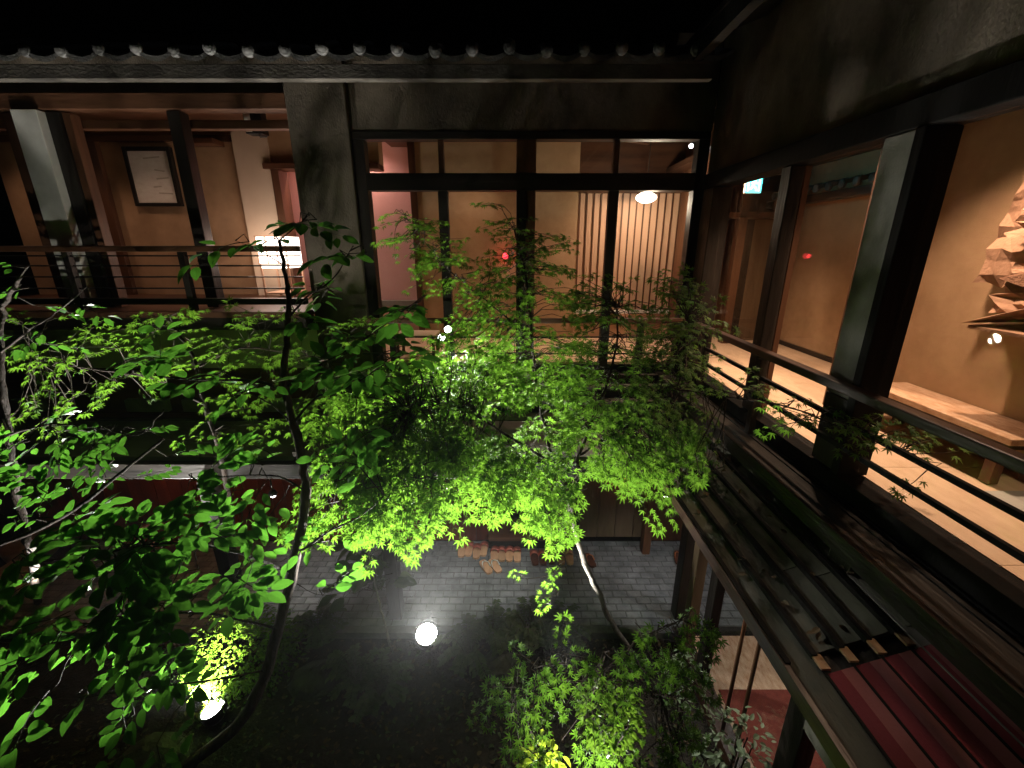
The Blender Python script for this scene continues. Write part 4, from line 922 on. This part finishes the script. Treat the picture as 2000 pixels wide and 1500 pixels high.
# --- low maple, bottom right
root = Vector((.62, 2.5, 0))
mp4 = Plant('japanese_maple', 'low bushy maple at the bottom right in front of the glazed corner', 'tree', root, 'maple', M['maple'], seed=15)
mp4.limb('trunk', [root, Vector((.62, 2.48, .5)), Vector((.66, 2.44, 1.0)), Vector((.72, 2.4, 1.4))], .03, .014, 'bark_dark')
for q in ((1060, 1300, 2.25), (1000, 1370, 2.15), (1330, 1210, 2.5), (1290, 1360, 2.2), (1180, 1330, 2.25)):
    mp4.limb('branch', [Vector((.66, 2.44, 1.0)), (Vector((.66, 2.44, 1.0))*.5 + P(*q)*.5) + Vector((0, 0, .12)), P(*q)], .01, .004, 'bark_dark')
for a in ((1080, 1300, 2.25, 70, 30, 10), (1180, 1310, 2.25, 60, 30, 8), (1000, 1360, 2.15, 50, 30, 6), (970, 1420, 2.1, 35, 35, 4), (1050, 1400, 2.15, 60, 40, 7), (1150, 1390, 2.2, 60, 40, 7), (1270, 1330, 2.25, 70, 50, 12), (1330, 1400, 2.2, 50, 50, 8), (1250, 1430, 2.15, 70, 40, 9),
          (1340, 1210, 2.45, 45, 22, 7), (1290, 1250, 2.35, 50, 22, 5), (1340, 1290, 2.3, 40, 40, 6), (1150, 1460, 2.1, 60, 30, 6), (1310, 1480, 2.1, 60, 25, 5), (1060, 1470, 2.1, 50, 20, 4)):
    mp4.cloud(*a, dz=.14, size=.095, nodes_=4, length=.2, tilt=.45, lean=.7)
mp4.finish()
# --- shrubs and seedlings
def shrub(name, label, px, py, z, rx, rz, n, size, kind, mat, seed, stems=4, cap=0, ry=None, cat='shrub'):
    c = G(px, py, z); s = Plant(name, label, cat, Vector((c.x, c.y, 0)), kind, mat, seed=seed); rr = s.r
    for k in range(stems):
        e = c + Vector((rr.uniform(-rx, rx)*.6, rr.uniform(-rx, rx)*.6, rr.uniform(-.3, .6)*rz))
        s.limb('stem', [Vector((c.x + rr.uniform(-.05,.05), c.y + rr.uniform(-.05,.05), 0)), Vector((c.x, c.y, z*.4)).lerp(e, .3), e], .009, .004, 'bark_dark')
    for i in range(n):
        u = Vector((rr.gauss(0, 1), rr.gauss(0, 1), rr.gauss(0, 1))).normalized()*rr.uniform(.72, 1.0)*(1 + .18*math.sin(7*rr.random()))
        p = c + Vector((u.x*rx, u.y*(ry or rx), u.z*rz))
        d = (Vector((u.x, u.y, u.z*.3)) + Vector((rr.uniform(-1,1), rr.uniform(-1,1), rr.uniform(-.6,.4)))*.8).normalized()
        s.leaf(p, d, (u + UP*.7 + Vector((rr.uniform(-1,1), rr.uniform(-1,1), rr.uniform(-1,1)))*.5).normalized(), size*rr.uniform(.6, 1.25))
    s.finish(cap); return s
shrub('clipped_shrub', 'brightly lit yellow-green clipped shrub beside the leaning trunk', 470, 1275, .42, .55, .34, 2600, .042, 'small', M['moss'], 21, 6, ry=.42)
shrub('leafy_shrub', 'small-leaved shrub glinting among the low maple at bottom right', 1190, 1400, 1.05, .24, .24, 420, .05, 'small', M['moss'], 22, 5, 300)
shrub('yellow_seedling', 'glowing yellow-green seedling at the bottom edge of the garden', 1060, 1500, .75, .16, .12, 120, .075, 'small', M['maple_y'], 23, 4, 300)
shrub('pale_shrub', 'sparse shrub with pale glinting leaves by the glazed corner', 1440, 1460, .7, .24, .26, 170, .06, 'small', M['pale_leaf'], 24, 6, 300)
shrub('pale_shrub', 'small glinting shrub between the low maple and the thin poles', 1345, 1330, 1.0, .18, .24, 110, .05, 'small', M['pale_leaf'], 25, 5, 300)
# sapling with large dull leaves near the spotlight
root = G(765, 1275)
sp = Plant('sapling', 'young sapling with large dull leaves left of the glaring spotlight', 'sapling', root, 'broad', M['fern'], seed=31)
sp.limb('trunk', [root, P(755, 1230, 3.45), P(742, 1180, 3.55), P(728, 1120, 3.65), P(715, 1060, 3.7)], .014, .006, 'bark_pale', .004)
for a in ((715, 1080, 3.75, 30, 35, 4), (745, 1130, 3.75, 40, 35, 4), (690, 1150, 3.7, 30, 30, 3)): sp.cloud(*a, dz=.1, size=.2, nodes_=3, length=.22, tilt=.5, lean=.5)
sp.finish()
# ferns and low plants on the bed
for i, (px, py, lab) in enumerate(((700, 1345, 'fern clump left below the glaring spotlight'), (745, 1365, 'fern clump just below the glaring spotlight'), (915, 1290, 'fern clump right of the glaring spotlight'), (960, 1250, 'grassy clump at the paving edge before the sandals'),
        (1030, 1240, 'grassy clump at the paving edge left of the pale trunk'), (620, 1240, 'dark clump at the paving edge behind the leaning trunk'), (1090, 1250, 'dark clump at the paving edge beside the pale trunk'))):
    c = G(px, py); s = Plant('fern', lab, 'fern', c, 'small', M['fern'], seed=40+i, group='ferns on the garden bed'); rr = s.r
    for k in range(17):
        a = rr.uniform(0, 6.28); l = rr.uniform(.16, .38); d = Vector((math.cos(a), math.sin(a), 0))
        pts = [c, c + d*l*.4 + UP*l*.75, c + d*l + UP*l*.6]
        q = curve(pts, 8); s.tw.tube(q, .003, 4, False)
        for p in q[2:]:
            for sg in (-1, 1): s.leaf(p, (d.cross(UP)*sg + d*.5 + UP*rr.uniform(-.2,.2)).normalized(), UP + d*.2, .07*rr.uniform(.7, 1.2))
    s.finish(0)
# rocks
for i, (px, py, sx, lab) in enumerate(((620, 1330, .3, 'flat dark garden rock right of the leaning trunk'), (980, 1300, .24, 'dark rounded rock beyond the fern clumps'), (300, 1480, .3, 'dark rock at the bottom left edge'))):
    c = G(px, py); rr = random.Random(60+i); mb = MB(); n = 9; q = []
    for j in range(5):
        f_ = j/4; r_ = sx*(1-f_**2.2*.8)
        for k in range(n):
            a = 6.283*k/n; q.append((c.x + r_*math.cos(a)*rr.uniform(.85,1.12), c.y + r_*.7*math.sin(a)*rr.uniform(.85,1.12), sx*.5*f_*rr.uniform(.9,1.1)))
    mb.add(q, [(j*n+k, j*n+(k+1) % n, (j+1)*n+(k+1) % n, (j+1)*n+k) for j in range(4) for k in range(n)] + [tuple(4*n+k for k in range(n))])
    tag(put('garden_rock', mb, M['rock']), lab, 'rock', 'rocks in the bed')

# fallen leaves and moss tufts on the bed
rr = random.Random(77); it = []; it2 = []
lt = thing('leaf_litter', None, None, (-1, 3, 0), kind='stuff')
for k in range(3000):
    x, y = rr.uniform(-4.5, 1.8), rr.uniform(1.2, 3.66)
    d = Vector((rr.uniform(-1,1), rr.uniform(-1,1), rr.uniform(-.15,.15)))
    (it if k % 3 else it2).append((Vector((x, y, .012 + rr.uniform(0, .012))), frame(d, (UP + Vector((rr.uniform(-1,1), rr.uniform(-1,1), 0))*.35)), rr.uniform(.03, .065), rr.randrange(2)))
for k in range(90):
    u_, y = rr.random(), rr.uniform(1.6, 4.5); c = A0 + (A1-A0)*u_ + nrm*.022
    it.append((Vector((c.x, y, c.z)), frame(Vector((rr.uniform(-1,1), rr.uniform(-1,1), -.2)), nrm), rr.uniform(.03, .06), rr.randrange(2)))
joined('fallen_leaves', it, 'small', M['litter'], lt)
joined('moss_tufts', it2, 'small', M['fern'], lt)
# ------------------------------------------------------------------ thin night air round the whole place
hz = MB().box(-9, 7, -1.5, 9, -1.0, 9.0)
m, t, b, out = nodes('night_haze'); t.nodes.remove(b)
v = nd(t, 'ShaderNodeVolumePrincipled'); v.inputs['Color'].default_value = (.9, .92, .95, 1); v.inputs['Density'].default_value = .0005; v.inputs['Anisotropy'].default_value = .82
t.links.new(v.outputs[0], out.inputs['Volume'])
ho = put('haze', hz, m); ho['kind'] = 'stuff'
